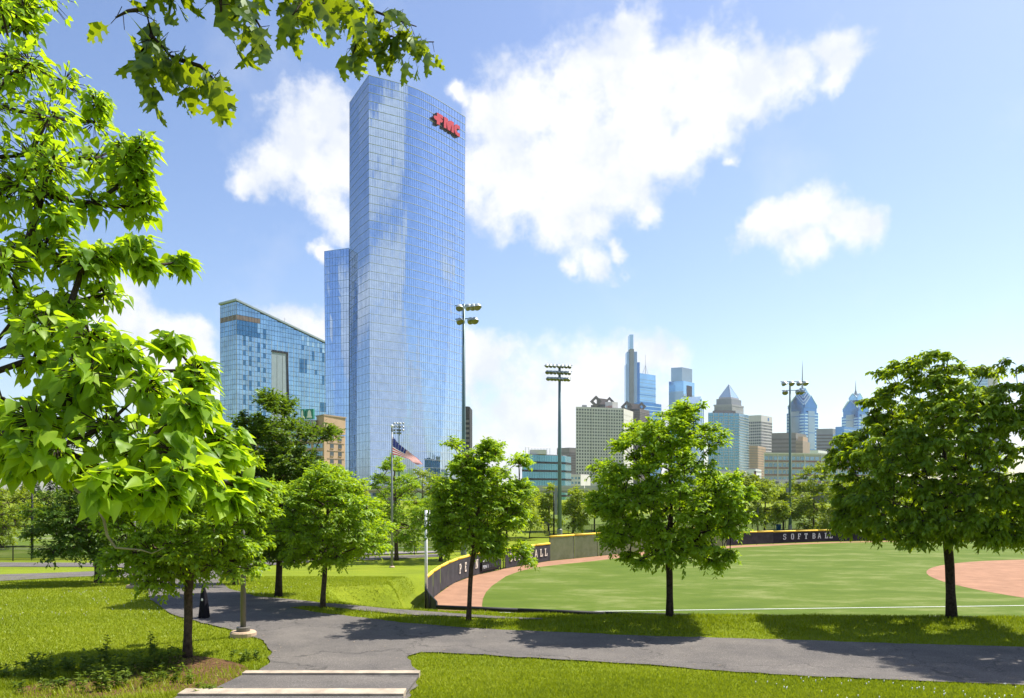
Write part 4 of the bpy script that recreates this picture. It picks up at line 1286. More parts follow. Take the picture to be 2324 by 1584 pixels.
# --- assorted mid distance blocks
rt, c, l, r, k, zt = block('beige_hotel', 'beige gridded block below the white gridded office', 'building', (1720, 1140), (1698, 1135), (1738, 1180), 1012, 'beige')
window_grid(rt, l, c, 0, zt - 2, 8, 18, .5, .5, 'taupe', 144); window_grid(rt, c, r, 0, zt - 2, 6, 18, .5, .5, 'brown', 20)
rt, c, l, r, k, zt = block('brown_block', 'brown banded office block left of the spired tower', 'building', (1806, 1420), (1751, 1430), (1830, 1470), 982, 'taupe')
bands(rt, l, c, 0, zt - 6, 14, .45, 'brown', .5); bands(rt, c, r, 0, zt - 6, 14, .45, 'brown', .5)
rt, c, l, r, k, zt = block('tan_block', 'tan stepped block standing before the spired tower', 'building', (1822, 1260), (1806, 1260), (1838, 1300), 1001, 'beige2')
window_grid(rt, l, c, 0, zt - 2, 6, 14, .5, .5, 'brown', 84); MB().prism([l.lerp(k, .3), c.lerp(k, .3), r.lerp(k, .3), k], zt + .5, zt + 8).build('penthouse', M['beige'], rt)
rt, c, l, r, k, zt = block('grey_office', 'grey banded office block between the two pointed towers', 'building', (1890, 1700), (1853, 1705), (1915, 1740), 973, 'greypanel')
bands(rt, l, c, 0, zt - 8, 18, .4, 'brown', .5); bands(rt, c, r, 0, zt - 8, 18, .4, 'sky_glass_deep', .5)
rt, c, l, r, k, zt = block('blue_office', 'blue glass office block below the shorter pointed tower', 'building', (1916, 1560), (1896, 1570), (1950, 1600), 968, 'sky_glass_deep')
bands(rt, c, r, 0, zt, 18, .3, 'sky_glass_grey', .5)
rt, c, l, r, k, zt = block('white_block', 'small white block with square windows behind the loft building', 'building', (1857, 950), (1838, 950), (1877, 975), 1022, 'white')
window_grid(rt, c, r, zt - 18, zt - 2, 7, 5, .5, .5, 'window', 35)


# --- two towers with stepped chevron crowns
def chevron_tower(label, xc, d, half, ysh, ytop, yspire, n_chev, group=None):
    w = half / F * d; cx = PX(xc, d); rot = R(32)
    root = empty('chevron_tower', (cx, d, -2), label, 'skyscraper', 'blue towers with chevron crowns')
    q = lambda u, v: (cx + u * math.cos(rot) - v * math.sin(rot), d + u * math.sin(rot) + v * math.cos(rot))
    k = w / (math.cos(rot) + math.sin(rot)) * 1.0
    sq = lambda s: [q(-k * s, -k * s), q(k * s, -k * s), q(k * s, k * s), q(-k * s, k * s)]
    zs = PZ(ysh, d); zt = PZ(ytop, d)
    MB().prism(sq(1.0), -2, zs).build('shaft', M['sky_glass_deep'], root)
    MB().prism(sq(.9), zs, zs + (zt - zs) * .28).build('upper_shaft', M['sky_glass_deep'], root)
    for a, b in ((0, 1), (3, 0), (1, 2)):
        P0, P1 = Vector(sq(1.0)[a]), Vector(sq(1.0)[b])
        for j in range(26):
            z = -2 + (zs + 2) * j / 26
            for e in ((.02, .26), (.74, .98)):
                MB().wallbox(P0.lerp(P1, e[0]), P0.lerp(P1, e[1]), z, z + (zs + 2) / 26 * .42, .4, .6).build('floor_band', M['sky_glass_pale'], root)
        MB().wallbox(P0.lerp(P1, .27), P0.lerp(P1, .73), -2, zs + (zt - zs) * .05, .8, 1).build('centre_bay', M['sky_glass_grey'], root)
        for j in range(5):
            z = 20 + (zs - 30) * j / 4; MB().wallbox(P0.lerp(P1, .27), P0.lerp(P1, .73), z, z + 1.6, 1.1, .3).build('bay_band', M['sky_glass_deep'], root)
    # crown: gabled prisms crossing, each smaller and higher
    for i in range(n_chev):
        s = .9 * (1 - .86 * (i / n_chev) ** .85) ; zb = zs + (zt - zs) * (.16 + .72 * i / n_chev); hh = (zt - zs) * (.36 - .03 * i)
        for ang in (0, 1):
            hw = k * s * .98; ln = k * min(1.0, s * 1.06 + .02)
            prof = [(-hw, 0), (hw, 0), (hw, hh * .25), (0, hh * .25 + hw * 1.05), (-hw, hh * .25)]
            f0, f1 = [], []
            for u, z in prof:
                a0, a1 = (q(u, -ln), q(u, ln)) if ang == 0 else (q(-ln, u), q(ln, u))
                f0.append((*a0, zb + z)); f1.append((*a1, zb + z))
            body = MB().add(f0 + f1, [tuple(range(5)), tuple(range(9, 4, -1)), (0, 5, 6, 1), (1, 6, 7, 2), (4, 9, 5, 0)]).build('gable_body', M['sky_glass_deep' if i % 2 == 0 else 'sky_glass'], root)
            MB().add([f0[2], f1[2], f1[3], f0[3], f0[4], f1[4]], [(0, 1, 2, 3), (3, 2, 5, 4)]).build('gable_roof', M['sky_glass_pale'], root)
            for fr, sg in ((f0, -1), (f1, 1)):
                mb = MB()
                for a, b in ((2, 3), (3, 4)): mb.tube([fr[a], fr[b]], .9, 4)
                mb.build('gable_trim', M['sky_glass_pale'], root)
    s = .9 * (1 - .86 * ((n_chev - 1) / n_chev) ** .85); hw = k * s * .98
    zc = zs + (zt - zs) * (.16 + .72 * (n_chev - 1) / n_chev) + (zt - zs) * (.36 - .03 * (n_chev - 1)) * .25 + hw * 1.05
    zsp = PZ(yspire, d); hgt = zsp - zc
    MB().lathe((cx, d, zc - hw * .7), [(hw * .72, 0), (hw * .42, hw * .5), (k * .055, hw * .7 + hgt * .3), (k * .03, hw * .7 + hgt * .75), (.15, hw * .7 + hgt)], 8).build('spire', M['greypanel'], root)


chevron_tower('tallest pointed blue tower with stacked chevron crown and long spire', 1821, 1850, 33, 938, 874, 819, 5)
chevron_tower('shorter pointed blue tower with chevron crown and stub spire', 1942, 1900, 29, 946, 876, 863, 2)

# --- glass tower behind the tree at the edge of the picture
rt, c, l, r, k, zt = block('edge_tower', 'pale glass tower rising behind the dark tree at the picture edge', 'skyscraper', (2242, 1500), (2200, 1510), (2264, 1540), 833, 'sky_glass_grey')
bands(rt, l, c, 60, zt - 14, 30, .3, 'sky_glass_pale', .4); piers(rt, c, r, 60, zt - 14, 10, .35, 'offwhite', .5)
MB().wallbox(l, c, zt - 12, zt, .5, .6).build('crown_band', M['greypanel'], rt); MB().wallbox(c, r, zt - 14, zt, .5, .6).build('crown_band', M['slabgrey'], rt)
c2, l2, r2, k2 = plan4((2272, 1510), (2262, 1520), (2280, 1530)); MB().prism([l2, c2, r2, k2], -2, PZ(888, 1510)).build('side_wing', M['sky_glass_pale'], rt)

# --- long loft building with maroon sign
D = 700.0
rt, c, l, r, k, zt = block('loft_building', 'long pale loft building with maroon rooftop letters along its roof', 'building', (1826, D), (1734, 690), (2010, 735), 1030, 'slabgrey')
window_grid(rt, l, c, -2, zt - 1, 9, 6, .72, .5, 'window_blue', 54); window_grid(rt, c, r, -2, zt - 1, 17, 6, .72, .5, 'window_blue', 90)
for A_, B_, n_ in ((l, c, 9), (c, r, 17)):
    bands(rt, A_, B_, -2, zt - 1, 6, .16, 'brick', .25, 'brick_band', .3); piers(rt, A_, B_, -2, zt, n_ // 3, .06, 'offwhite', .4)
    MB().wallbox(A_, B_, zt - .5, zt + .6, .7, 1.0).build('cornice', M['offwhite'], rt)
d6 = (Vector(r) - Vector(c)).normalized(); n6 = Vector((d6.y, -d6.x, 0)); st = Vector((PX(1811, 703), 702))
x_ = 0
for ch in 'LOCUST-POINT':
    org = V3(st + d6 * x_, PZ(1052, 705)) + n6 * 1.2
    font_letters(ch, org, V3(d6, 0), 3.6, n6, .25, M['maroon'], rt, bold=.02); x_ += 2.2 if ch in 'IJ-' else 3.7
mb = MB(); e = st + d6 * x_
for z in (1052.6, 1045): mb.tube([V3(st, PZ(z, 705)) + n6 * 1.0, V3(e, PZ(z, 705)) + n6 * 1.0], .12, 4)
for i in range(8): p = st.lerp(e, i / 7); mb.tube([V3(p, zt), V3(p, PZ(1044, 705))], .12, 4)
mb.build('sign_frame', M['brown'], rt)
# low sheds and a chimney before it
for nm, lab, C_, L_, R_, yt, w_ in (
        ('white_shed', 'small white shed with a dark door left of the loft building', (1715, 520), (1694, 520), (1728, 535), 1065, 'white'),
        ('long_shed', 'long low grey roofed shed in front of the loft building', (1722, 470), (1680, 470), (1850, 500), 1089, 'slabgrey'),
        ('tan_shed', 'flat tan roofed shed just right of the leafy centre tree', (1690, 560), (1620, 555), (1705, 580), 1070, 'offwhite')):
    rt, c, l, r, k, zt = block(nm, lab, 'building', C_, L_, R_, yt, w_)
    window_grid(rt, c, r, zt - 6, zt, 5, 2, .4, .45, 'window', 10)
p = Vector((PX(1714, 500), 500, -2))
ch_ = empty('chimney_stack', p, 'thin dark brick chimney stack rising from the low sheds', 'chimney')
MB().tube([p, Vector((p.x, p.y, PZ(1072, 500)))], [.75, .6], 10).build('shaft', M['brick'], ch_); MB().lathe((p.x, p.y, PZ(1072, 500)), [(.8, 0), (.8, .8)], 10).build('cap', M['darkbrown'], ch_)

# --- street viaduct behind the park
va = empty('viaduct', (0, 330, -2), 'long grey stone viaduct carrying the street behind the park trees', 'bridge')
xs = np.linspace(-150, 230, 20)
for x0, x1 in zip(xs, xs[1:]):
    m_ = (x1 - x0); mb = MB()
    arch = [(x0 + 1.6, 0), (x0 + 1.6, 3.0)] + [(x0 + m_ / 2 - (m_ / 2 - 1.6) * math.cos(a), 3.0 + 1.4 * math.sin(a)) for a in np.linspace(0, math.pi, 8)[1:-1]] + [(x1 - 1.6, 3.0), (x1 - 1.6, 0)]
    for (a0, b0), (a1, b1) in zip(arch, arch[1:]):
        if a1 - a0 > .01: mb.extrude([Vector((a0, 330, -2 + b0)), Vector((a1, 330, -2 + b1)), Vector((a1, 330, 3.2)), Vector((a0, 330, 3.2))], (0, 9, 0))
    mb.build('arch', M['roofgrey'], va)
    MB().box((x0, 334.5, .6), (3.2, 9.3, 5.2)).build('pier', M['roofgrey'], va)
MB().box((40, 334.5, 3.7), (392, 10, 1.0)).build('deck', M['slabgrey'], va)
for x0, x1 in zip(xs, xs[1:]): MB().box(((x0 + x1) / 2, 329.4, 4.75), (x1 - x0 - .3, .3, 1.05)).build('parapet', M['slabgrey'], va)


# ------------------------------------------------------------------ trees
def tubes_np(segs, n=5):
    """segs: list of (p0,p1,r0,r1) -> verts, quads"""
    p0 = np.array([s[0] for s in segs]); p1 = np.array([s[1] for s in segs])
    r0 = np.array([s[2] for s in segs])[:, None]; r1 = np.array([s[3] for s in segs])[:, None]
    d = p1 - p0; d /= np.linalg.norm(d, axis=1, keepdims=True) + 1e-9
    ref = np.where(np.abs(d[:, 2:3]) < .9, np.array([[0, 0, 1.]]), np.array([[1., 0, 0]]))
    a = np.cross(d, ref); a /= np.linalg.norm(a, axis=1, keepdims=True) + 1e-9; b = np.cross(d, a)
    V = []
    for p, r in ((p0, r0), (p1, r1)):
        for k in range(n):
            an = 2 * np.pi * k / n; V.append(p + (a * np.cos(an) + b * np.sin(an)) * r)
    V = np.stack(V, 1); m = len(segs)
    base = (np.arange(m) * 2 * n)[:, None]
    q = np.concatenate([np.stack([base[:, 0] + k, base[:, 0] + (k + 1) % n, base[:, 0] + n + (k + 1) % n, base[:, 0] + n + k], -1) for k in range(n)])
    return V.reshape(-1, 3), q


def nrm(v): return v / (np.linalg.norm(v, axis=-1, keepdims=True) + 1e-9)


def leaf_quads(pos, axis_, normal, L, W, rng):
    """folded leaf: 4 verts / 2 triangles each"""
    b = nrm(np.cross(normal, axis_)); n = nrm(np.cross(axis_, b))
    L = L[:, None]; W = W[:, None]
    v0 = pos; v1 = pos + axis_ * L * .42 - b * W + n * L * .07; v2 = pos + axis_ * L - n * L * .10; v3 = pos + axis_ * L * .42 + b * W + n * L * .07
    V = np.stack([v0, v1, v2, v3], 1).reshape(-1, 3); m = len(pos); k = np.arange(m)[:, None] * 4
    Fc = np.concatenate([k + np.array([[0, 2, 1]]), k + np.array([[0, 3, 2]])], 1).reshape(-1, 3)
    return V, Fc


def skeleton(base, top, centers, r_trunk, rng, first=0.35, bend=.12):
    """trunk plus branches reaching every clump centre; returns segments (trunk, branches)"""
    nodes = [np.array(base)]; par = [-1]; trunk = [0]
    K = 9
    for k in range(1, K + 1):
        t = k / K; p = np.array(base) * (1 - t) + np.array(top) * t
        p = p + np.array([rng.normal(0, bend * .35), rng.normal(0, bend * .35), 0]) * (.3 + t) * (1 if k > 2 else .15)
        nodes.append(p); par.append(len(nodes) - 2); trunk.append(len(nodes) - 1)
    z0 = base[2] + (top[2] - base[2]) * first
    ax = lambda p: np.hypot(p[0] - base[0], p[1] - base[1])
    leafs = []
    for c in sorted(centers, key=ax):
        N = np.array(nodes); dv = c - N; dist = np.linalg.norm(dv, axis=1)
        pen = dist + np.where(dv[:, 2] < .15 * dist, 1.2 * (.15 * dist - dv[:, 2]), 0) + np.where(N[:, 2] < z0, 4.0, 0)
        i = int(np.argmin(pen)); a = nodes[i]; prev = i; m = max(1, int(dist[i] / .45))
        sag = rng.normal(0, .06, 3) * dist[i]; sag[2] -= .05 * dist[i]
        for k in range(1, m + 1):
            t = k / m; p = a * (1 - t) + c * t + sag * math.sin(math.pi * t)
            nodes.append(p); par.append(prev); prev = len(nodes) - 1
        leafs.append(prev)
    cnt = np.zeros(len(nodes))
    for l in leafs: cnt[l] += 1
    for i in range(len(nodes) - 1, 0, -1): cnt[par[i]] += cnt[i]
    tot = max(1, cnt[0]); rad = np.maximum(.009, r_trunk * (np.maximum(cnt, .4) / tot) ** .46)
    ts, bs = [], []
    tset = set(trunk)
    for i in range(1, len(nodes)):
        s = (nodes[par[i]], nodes[i], rad[par[i]] if par[i] in tset and i in tset else rad[i] * 1.1, rad[i])
        (ts if i in tset else bs).append(s)
    tp = [nodes[i] for i in trunk]; tr = [max(rad[i], .02) for i in trunk]
    return tp, tr, bs


def foliage(centers, crown_c, rng, R_cl, n_leaf, L, W, droop=.55, twigs=9, flat=.45, up=.30):
    """leaves set in pairs along arching twigs round every clump centre"""
    pos, axs, nor, tone, segs = [], [], [], [], []
    for c in centers:
        Rc = R_cl * rng.uniform(.7, 1.25); o = c - crown_c; o = o / (np.linalg.norm(o) + 1e-6)
        ct = rng.uniform(.2, .8)
        for _ in range(twigs):
            d = rng.normal(0, 1, 3); d[2] = d[2] * flat + up; d = d + o * .75; d /= np.linalg.norm(d)
            m = max(3, int(n_leaf / twigs)); t = (np.arange(m) + rng.random(m)) / m * .85 + .2
            arc = c + d[None] * (Rc * t)[:, None]; arc[:, 2] -= droop * .45 * Rc * t ** 2
            segs.append((c, c + d * Rc * .6 - np.array([0, 0, droop * .16 * Rc]), .007, .004))
            side = np.cross(d, [0, 0, 1.]); side /= np.linalg.norm(side) + 1e-6
            sg = np.where(np.arange(m) % 2 == 0, 1, -1)[:, None]
            a = d[None] * .6 + side[None] * sg * .8 + rng.normal(0, .35, (m, 3)); a[:, 2] -= droop
            a = nrm(a)
            nn = np.array([0, 0, 1.])[None] + o[None] * .35 + rng.normal(0, .38, (m, 3))
            pos.append(arc); axs.append(a); nor.append(nn); tone.append(np.clip(ct * .55 + .3 * t + rng.normal(0, .14, m), 0, 1))  # paler towards twig tips, the sunlit crown edge put into the tone
    pos = np.concatenate(pos); axs = np.concatenate(axs); nor = nrm(np.concatenate(nor)); tone = np.concatenate(tone)
    m = len(pos); s = rng.uniform(.7, 1.2, m)
    V, Fc = leaf_quads(pos, axs, nor, L * s, W * s, rng)
    return V, Fc, np.repeat(tone, 2), segs


def tree(name, label, base, blobs, n_cl, n_leaf, L, W, r_trunk, leafm, bark='bark', seed=1, R_cl=.42, depth=1.0, droop=.55, group=None, first=.35, top=None, inner=.35, twigs=9, up=.30):
    rng = np.random.default_rng(seed); d = base.y
    bl = np.array([(PX(x, d), PZ(y, d), r / F * d) for x, y, r in blobs])
    xc = (bl[:, 0].min() - 0 + bl[:, 0].max()) / 2; Rx = max((bl[:, 0] + bl[:, 2]).max() - xc, xc - (bl[:, 0] - bl[:, 2]).min())
    zlo = (bl[:, 1] - bl[:, 2]).min(); zhi = (bl[:, 1] + bl[:, 2]).max()
    wgt = bl[:, 2] ** 1.35; wgt = wgt / wgt.sum(); cs = []
    tries = 0
    while len(cs) < n_cl and tries < n_cl * 60:
        tries += 1
        x, z, r = bl[rng.choice(len(bl), p=wgt)]
        rr = max(.04, r - R_cl * .92); a = rng.random() * 2 * math.pi; q = rr * rng.random() ** .5
        px_, pz_ = x + q * math.cos(a), z + q * math.sin(a)
        t = (pz_ - zlo) / (zhi - zlo + 1e-6); prof = (math.sin(math.pi * min(1, max(0, .12 + .80 * t))) ** .6)
        yy = math.sqrt(max(0.02, 1 - ((px_ - base.x) / (Rx * 1.02)) ** 2)) * Rx * depth * prof
        u = rng.uniform(-1, 1); u = math.copysign(abs(u) ** (1 - inner), u)
        c = np.array([px_, d + u * yy, pz_])
        if cs and np.min(np.linalg.norm((np.array(cs) - c) * np.array([1, 1, 1.5]), axis=1)) < R_cl * .52: continue
        cs.append(c)
    cs = np.array(cs); cc = np.array([base.x, d, zlo + .35 * (zhi - zlo)])
    root = empty(name, base, label, 'tree', group)
    tp_ = np.array(top) if top is not None else np.array([base.x + (xc - base.x) * .5, d, zlo + .82 * (zhi - zlo)])
    tp, tr, bs = skeleton(np.array(base), tp_, list(cs), r_trunk, rng, first)
    tr[0] *= 1.35; tp[0] = tp[0] - np.array([0, 0, .08])
    MB().tube(tp, tr, 10).build('trunk', M[bark], root, smooth=True)
    V, Fc, tone, tw = foliage(cs, cc, rng, R_cl, n_leaf, L, W, droop, twigs, up=up)
    bv, bq = tubes_np(bs + tw, 5)
    mesh_np('limbs', bv, bq, M[bark], root, smooth=True, kind='stuff')
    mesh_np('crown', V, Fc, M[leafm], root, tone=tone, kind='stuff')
    return root


RW = 'trees standing along the path'
B = lambda x, y: hit(x, y)
BD = lambda x, d: Vector((PX(x, d), d, hz(PX(x, d), d)))
tree('shade_tree', 'slender tree with open crown in front of the PENN fence', BD(1063, 20.9),
     [(1110, 1030, 42), (1180, 1050, 30), (1030, 1012, 24), (1110, 1100, 70), (1180, 1110, 40), (1020, 1120, 50), (1005, 1185, 40), (1060, 1170, 75), (1150, 1170, 55), (1020, 1225, 36), (1110, 1225, 50), (1180, 1245, 30), (1195, 1270, 20), (1060, 1065, 50)],
     420, 76, .112, .030, .062, 'leaf_mid', 'bark', 3, .27, group=RW, first=.42)
tree('shade_tree', 'bushy bright tree standing alone before the outfield turf', BD(1520, 20.7),
     [(1545, 950, 48), (1455, 985, 45), (1500, 1010, 70), (1580, 1010, 50), (1390, 1075, 55), (1470, 1090, 85), (1570, 1090, 80), (1630, 1110, 55), (1380, 1140, 50), (1470, 1170, 85), (1580, 1180, 85), (1640, 1170, 50), (1400, 1215, 42), (1500, 1230, 60), (1600, 1245, 50), (1660, 1120, 32), (1440, 1262, 24), (1420, 1010, 30), (1635, 1200, 34)],
     540, 82, .125, .034, .085, 'leaf_mid', 'bark_dark', 4, .29, group=RW, first=.40)
tree('shade_tree', 'largest dark drooping leaf tree before the red infield', BD(2160, 20.6),
     [(2060, 838, 40), (2085, 862, 40), (2062, 890, 50), (2055, 935, 44), (2105, 925, 55), (2080, 975, 60), (2175, 850, 26), (2195, 862, 24), (2240, 862, 24), (2248, 900, 34), (2180, 905, 40), (2150, 950, 60), (2215, 955, 60), (2270, 960, 40), (2230, 1010, 70), (2140, 1020, 80), (2290, 1020, 50), (1990, 980, 36), (1955, 1005, 42), (2005, 1020, 60), (1930, 1030, 30), (2060, 1060, 90), (1965, 1080, 55), (2180, 1090, 90), (2290, 1100, 70), (1930, 1130, 34), (1975, 1150, 60), (2070, 1150, 80), (2180, 1160, 90), (2290, 1170, 70), (1945, 1180, 38), (2000, 1190, 46), (2090, 1185, 50), (2220, 1185, 50), (2300, 1195, 40), (2030, 1212, 24), (2110, 1212, 24), (2270, 1216, 24), (2160, 1195, 36)],
     900, 70, .150, .039, .115, 'leaf_deep', 'bark_dark', 5, .27, droop=1.0, group=RW, first=.34, inner=.45)
tree('shade_tree', 'low spreading tree in the mulch bed nearest the stone steps', B(425, 1494),
     [(330, 1250, 45), (420, 1230, 80), (520, 1190, 65), (570, 1150, 55), (330, 1180, 60), (460, 1130, 70), (400, 1290, 55), (500, 1260, 55), (570, 1230, 38), (300, 1290, 30), (600, 1110, 35), (350, 1110, 50), (440, 1040, 50), (530, 1050, 40), (550, 1290, 24)],
     400, 76, .110, .030, .084, 'leaf_mid', 'bark', 6, .28, group=RW, first=.30, inner=.4)
tree('shade_tree', 'dark glossy crowned oak standing behind the lamp post', B(632, 1354),
     [(630, 930, 42), (590, 980, 50), (660, 990, 50), (720, 995, 28), (620, 1050, 80), (690, 1060, 55), (560, 1060, 45), (620, 1130, 85), (700, 1120, 50), (570, 1150, 55), (640, 1210, 80), (560, 1230, 50), (700, 1200, 45), (745, 985, 14)],
     430, 90, .145, .040, .105, 'leaf_dark', 'bark_dark', 7, .40, droop=.25, group=RW, first=.35)
tree('shade_tree', 'round crowned tree beside the narrow path fork', B(732, 1379),
     [(740, 1085, 45), (690, 1120, 50), (780, 1110, 50), (740, 1160, 85), (820, 1160, 50), (670, 1190, 50), (740, 1220, 75), (830, 1220, 45), (860, 1235, 28), (690, 1255, 35), (790, 1255, 35), (870, 1195, 25)],
     390, 76, .120, .032, .074, 'leaf_mid', 'bark', 8, .32, group=RW, first=.36)
tree('shade_tree', 'small thin trunked tree half hidden behind the lamp post', B(535, 1328),
     [(530, 1180, 60), (480, 1150, 50), (500, 1230, 50), (560, 1235, 30), (450, 1200, 40), (540, 1110, 40)],
     130, 90, .15, .04, .10, 'leaf_mid', 'bark', 9, .5, group=RW)
tree('shade_tree', 'dark low tree on the far lawn under the heart-leaved branches', B(222, 1324),
     [(220, 1130, 50), (170, 1160, 60), (270, 1150, 60), (220, 1200, 80), (140, 1200, 40), (310, 1190, 50), (260, 1240, 45), (180, 1240, 40), (330, 1250, 34), (110, 1160, 30)],
     210, 90, .17, .046, .14, 'leaf_dark', 'bark', 10, .6, group=RW, first=.25)
tree('shade_tree', 'bright young tree at the left edge beside the practice field', B(4, 1244),
     [(20, 1130, 45), (-20, 1150, 55), (50, 1160, 30), (10, 1190, 55), (45, 1215, 28), (-30, 1220, 40)],
     130, 80, .24, .066, .16, 'leaf_far', 'bark', 11, .7, group=RW)
tree('shade_tree', 'upright tree standing just behind the flag', B(900, 1272),
     [(890, 1055, 34), (870, 1100, 40), (920, 1100, 38), (890, 1150, 55), (940, 1160, 36), (840, 1160, 40), (880, 1205, 50), (930, 1215, 38)],
     150, 90, .2, .055, .15, 'leaf_mid', 'bark', 12, .62, group=RW)
tree('shade_tree', 'small tree with a short trunk beside the foul pole', B(1000, 1274),
     [(990, 1150, 40), (1030, 1130, 40), (960, 1170, 34), (1000, 1200, 42), (1040, 1190, 36), (1060, 1150, 36)],
     120, 86, .2, .055, .13, 'leaf_mid', 'bark', 13, .6, group=RW)
# tree just outside the frame: only its edge and its shadow show
tree('shade_tree', 'tall tree just outside the right edge whose trunk shadow crosses the path', Vector((14.2, 18.6, hz(14.2, 18.6))),
     [(2550, 400, 110), (2550, 520, 130), (2560, 640, 140), (2540, 740, 110), (2590, 780, 110), (2550, 300, 80)],
     200, 90, .16, .04, .20, 'leaf_mid', 'bark_dark', 14, .48, droop=.9, group=RW, first=.4)

FAR = 'trees beyond the ball field'
ft = [
    ('round small twin trunked tree behind the tall grey windscreen', 1300, 1213, [(1310, 1125, 26), (1295, 1155, 30), (1330, 1160, 28), (1310, 1180, 30)], 60),
    ('narrow pale tree left of the tall light mast', 1245, 1206, [(1250, 1110, 18), (1240, 1140, 28), (1262, 1150, 22), (1235, 1172, 24), (1262, 1180, 18)], 50),
    ('broad bright tree filling the gap behind the slender tree', 1150, 1222, [(1150, 1130, 40), (1110, 1150, 40), (1190, 1140, 34), (1150, 1175, 44), (1205, 1180, 30), (1090, 1180, 30)], 90),
    ('tree row member just right of the bushy centre tree', 1695, 1210, [(1690, 1100, 40), (1660, 1130, 44), (1720, 1120, 30), (1690, 1160, 40), (1640, 1160, 40)], 90),
    ('tree behind the far park lamp', 1735, 1209, [(1735, 1115, 34), (1760, 1150, 30), (1725, 1165, 26)], 60),
    ('tallest pale upright tree beyond the lettered navy fence', 1846, 1204, [(1850, 1070, 26), (1830, 1100, 34), (1870, 1100, 36), (1850, 1140, 54), (1900, 1145, 30), (1805, 1150, 34), (1850, 1178, 40)], 130),
    ('small tree left of the slim light mast', 1778, 1206, [(1775, 1130, 26), (1790, 1160, 26), (1765, 1170, 22)], 50),
    ('tree showing through between bushy tree and its left neighbour', 1400, 1205, [(1400, 1120, 34), (1380, 1150, 40), (1420, 1155, 34), (1395, 1175, 30)], 70),
    ('tree beyond the fence under the big dark tree', 1960, 1203, [(1960, 1110, 40), (1930, 1140, 34), (1990, 1140, 40), (1960, 1165, 40)], 80),
    ('far tree hidden behind the big dark tree', 2090, 1200, [(2090, 1120, 44), (2050, 1150, 40), (2130, 1150, 40)], 60),
    ('far tree at the picture edge below the pale glass tower', 2270, 1200, [(2270, 1100, 44), (2230, 1140, 44), (2310, 1140, 44)], 70),
]
for i, (lab, xb, yb, bl, nc) in enumerate(ft):
    tree('park_tree', lab, hit(xb, yb), bl, int(nc*1.3), 60, .36, .105, .12, 'leaf_far', 'bark', 40 + i, .95, group=FAR, twigs=7)
bk = [
    ('leafy street tree below the beige brick block', 770, 130, [(770, 1110, 36), (800, 1125, 36), (740, 1130, 34), (780, 1160, 44)]),
    ('street tree at the foot of the tall glass tower', 960, 150, [(955, 1085, 40), (990, 1105, 40), (925, 1110, 36), (960, 1140, 50)]),
    ('street tree left of the slender tree crown', 1085, 160, [(1085, 1100, 34), (1060, 1120, 34), (1110, 1125, 34), (1085, 1150, 44)]),
    ('pale tree before the low teal office', 1210, 190, [(1215, 1128, 26), (1190, 1140, 28), (1240, 1142, 24)]),
    ('tree at the foot of the white apartment slab', 1345, 210, [(1345, 1128, 26), (1375, 1140, 28), (1320, 1142, 26)]),
    ('far tree before the sheds', 1620, 190, [(1620, 1110, 34), (1660, 1118, 32), (1590, 1125, 30)]),
    ('far tree left of the loft building', 1700, 205, [(1700, 1095, 24), (1730, 1108, 24), (1680, 1112, 24), (1715, 1128, 26)]),
    ('far tree before the loft building', 1790, 200, [(1790, 1110, 24), (1815, 1125, 24), (1765, 1125, 24)]),
    ('dark far tree under the shorter pointed tower', 1930, 190, [(1930, 1095, 34), (1900, 1115, 30), (1965, 1112, 30)]),
]
for i, (lab, xb, d, bl) in enumerate(bk):
    base = Vector((PX(xb, d), d, hz(PX(xb, d), d)))
    tree('street_tree', lab, base, bl, 46, 46, .6, .17, .2, 'leaf_far', 'bark', 70 + i, 1.7, group='trees in front of the city', twigs=7)


def pine(label, xd, d, ytop, wpx, seed):
    rng = np.random.default_rng(seed); x = PX(xd, d); zb = hz(x, d); zt = PZ(ytop, d); w = wpx / F * d
    root = empty('pine_tree', (x, d, zb), label, 'tree', 'dark pines behind the practice field')
    MB().tube([(x, d, zb - .1), (x, d, zt)], [.22, .03], 8).build('trunk', M['bark_dark'], root, smooth=True)
    n = 2600; t = rng.random(n) ** 1.3 * .93 + .05; r = w * (1 - t) * rng.random(n) ** .4; a = rng.random(n) * 2 * np.pi
    pos = np.stack([x + r * np.cos(a), d + r * np.sin(a), zb + t * (zt - zb) - .12 * r + rng.normal(0, .1, n)], -1)
    ax_ = np.stack([np.cos(a), np.sin(a), -.25 + rng.normal(0, .2, n)], -1)
    V, Fc = leaf_quads(pos, nrm(ax_), nrm(np.array([0, 0, 1.]) + rng.normal(0, .3, (n, 3))), .55 * rng.uniform(.7, 1.2, n), .14 * np.ones(n), rng)
    mesh_np('crown', V, Fc, M['leaf_pine'], root, tone=np.repeat(rng.random(n), 2), kind='stuff')


for i, (xd, ww, yt, lab) in enumerate(((-20, 40, 1075, 'dark pine at the picture edge behind the practice field'), (70, 44, 1060, 'dark pine directly behind the tall black net pole'), (130, 46, 1050, 'broad dark pine behind the practice field turf'), (200, 42, 1062, 'dark pine behind the low tree on the far lawn'),
                                       (265, 44, 1056, 'dark pine rising between low tree and mulch bed tree'), (330, 44, 1060, 'dark pine hidden mostly by the mulch bed tree'), (400, 44, 1054, 'dark pine behind the lamp with two post sections'), (470, 46, 1060, 'dark pine left of the lamp post'), (540, 46, 1056, 'dark pine behind the glossy oak'), (610, 44, 1065, 'dark pine behind the oak trunk'), (680, 44, 1070, 'dark pine below the bell sign'))):
    pine(lab, xd, 150 + 3 * (i % 3), yt, ww, 90 + i)


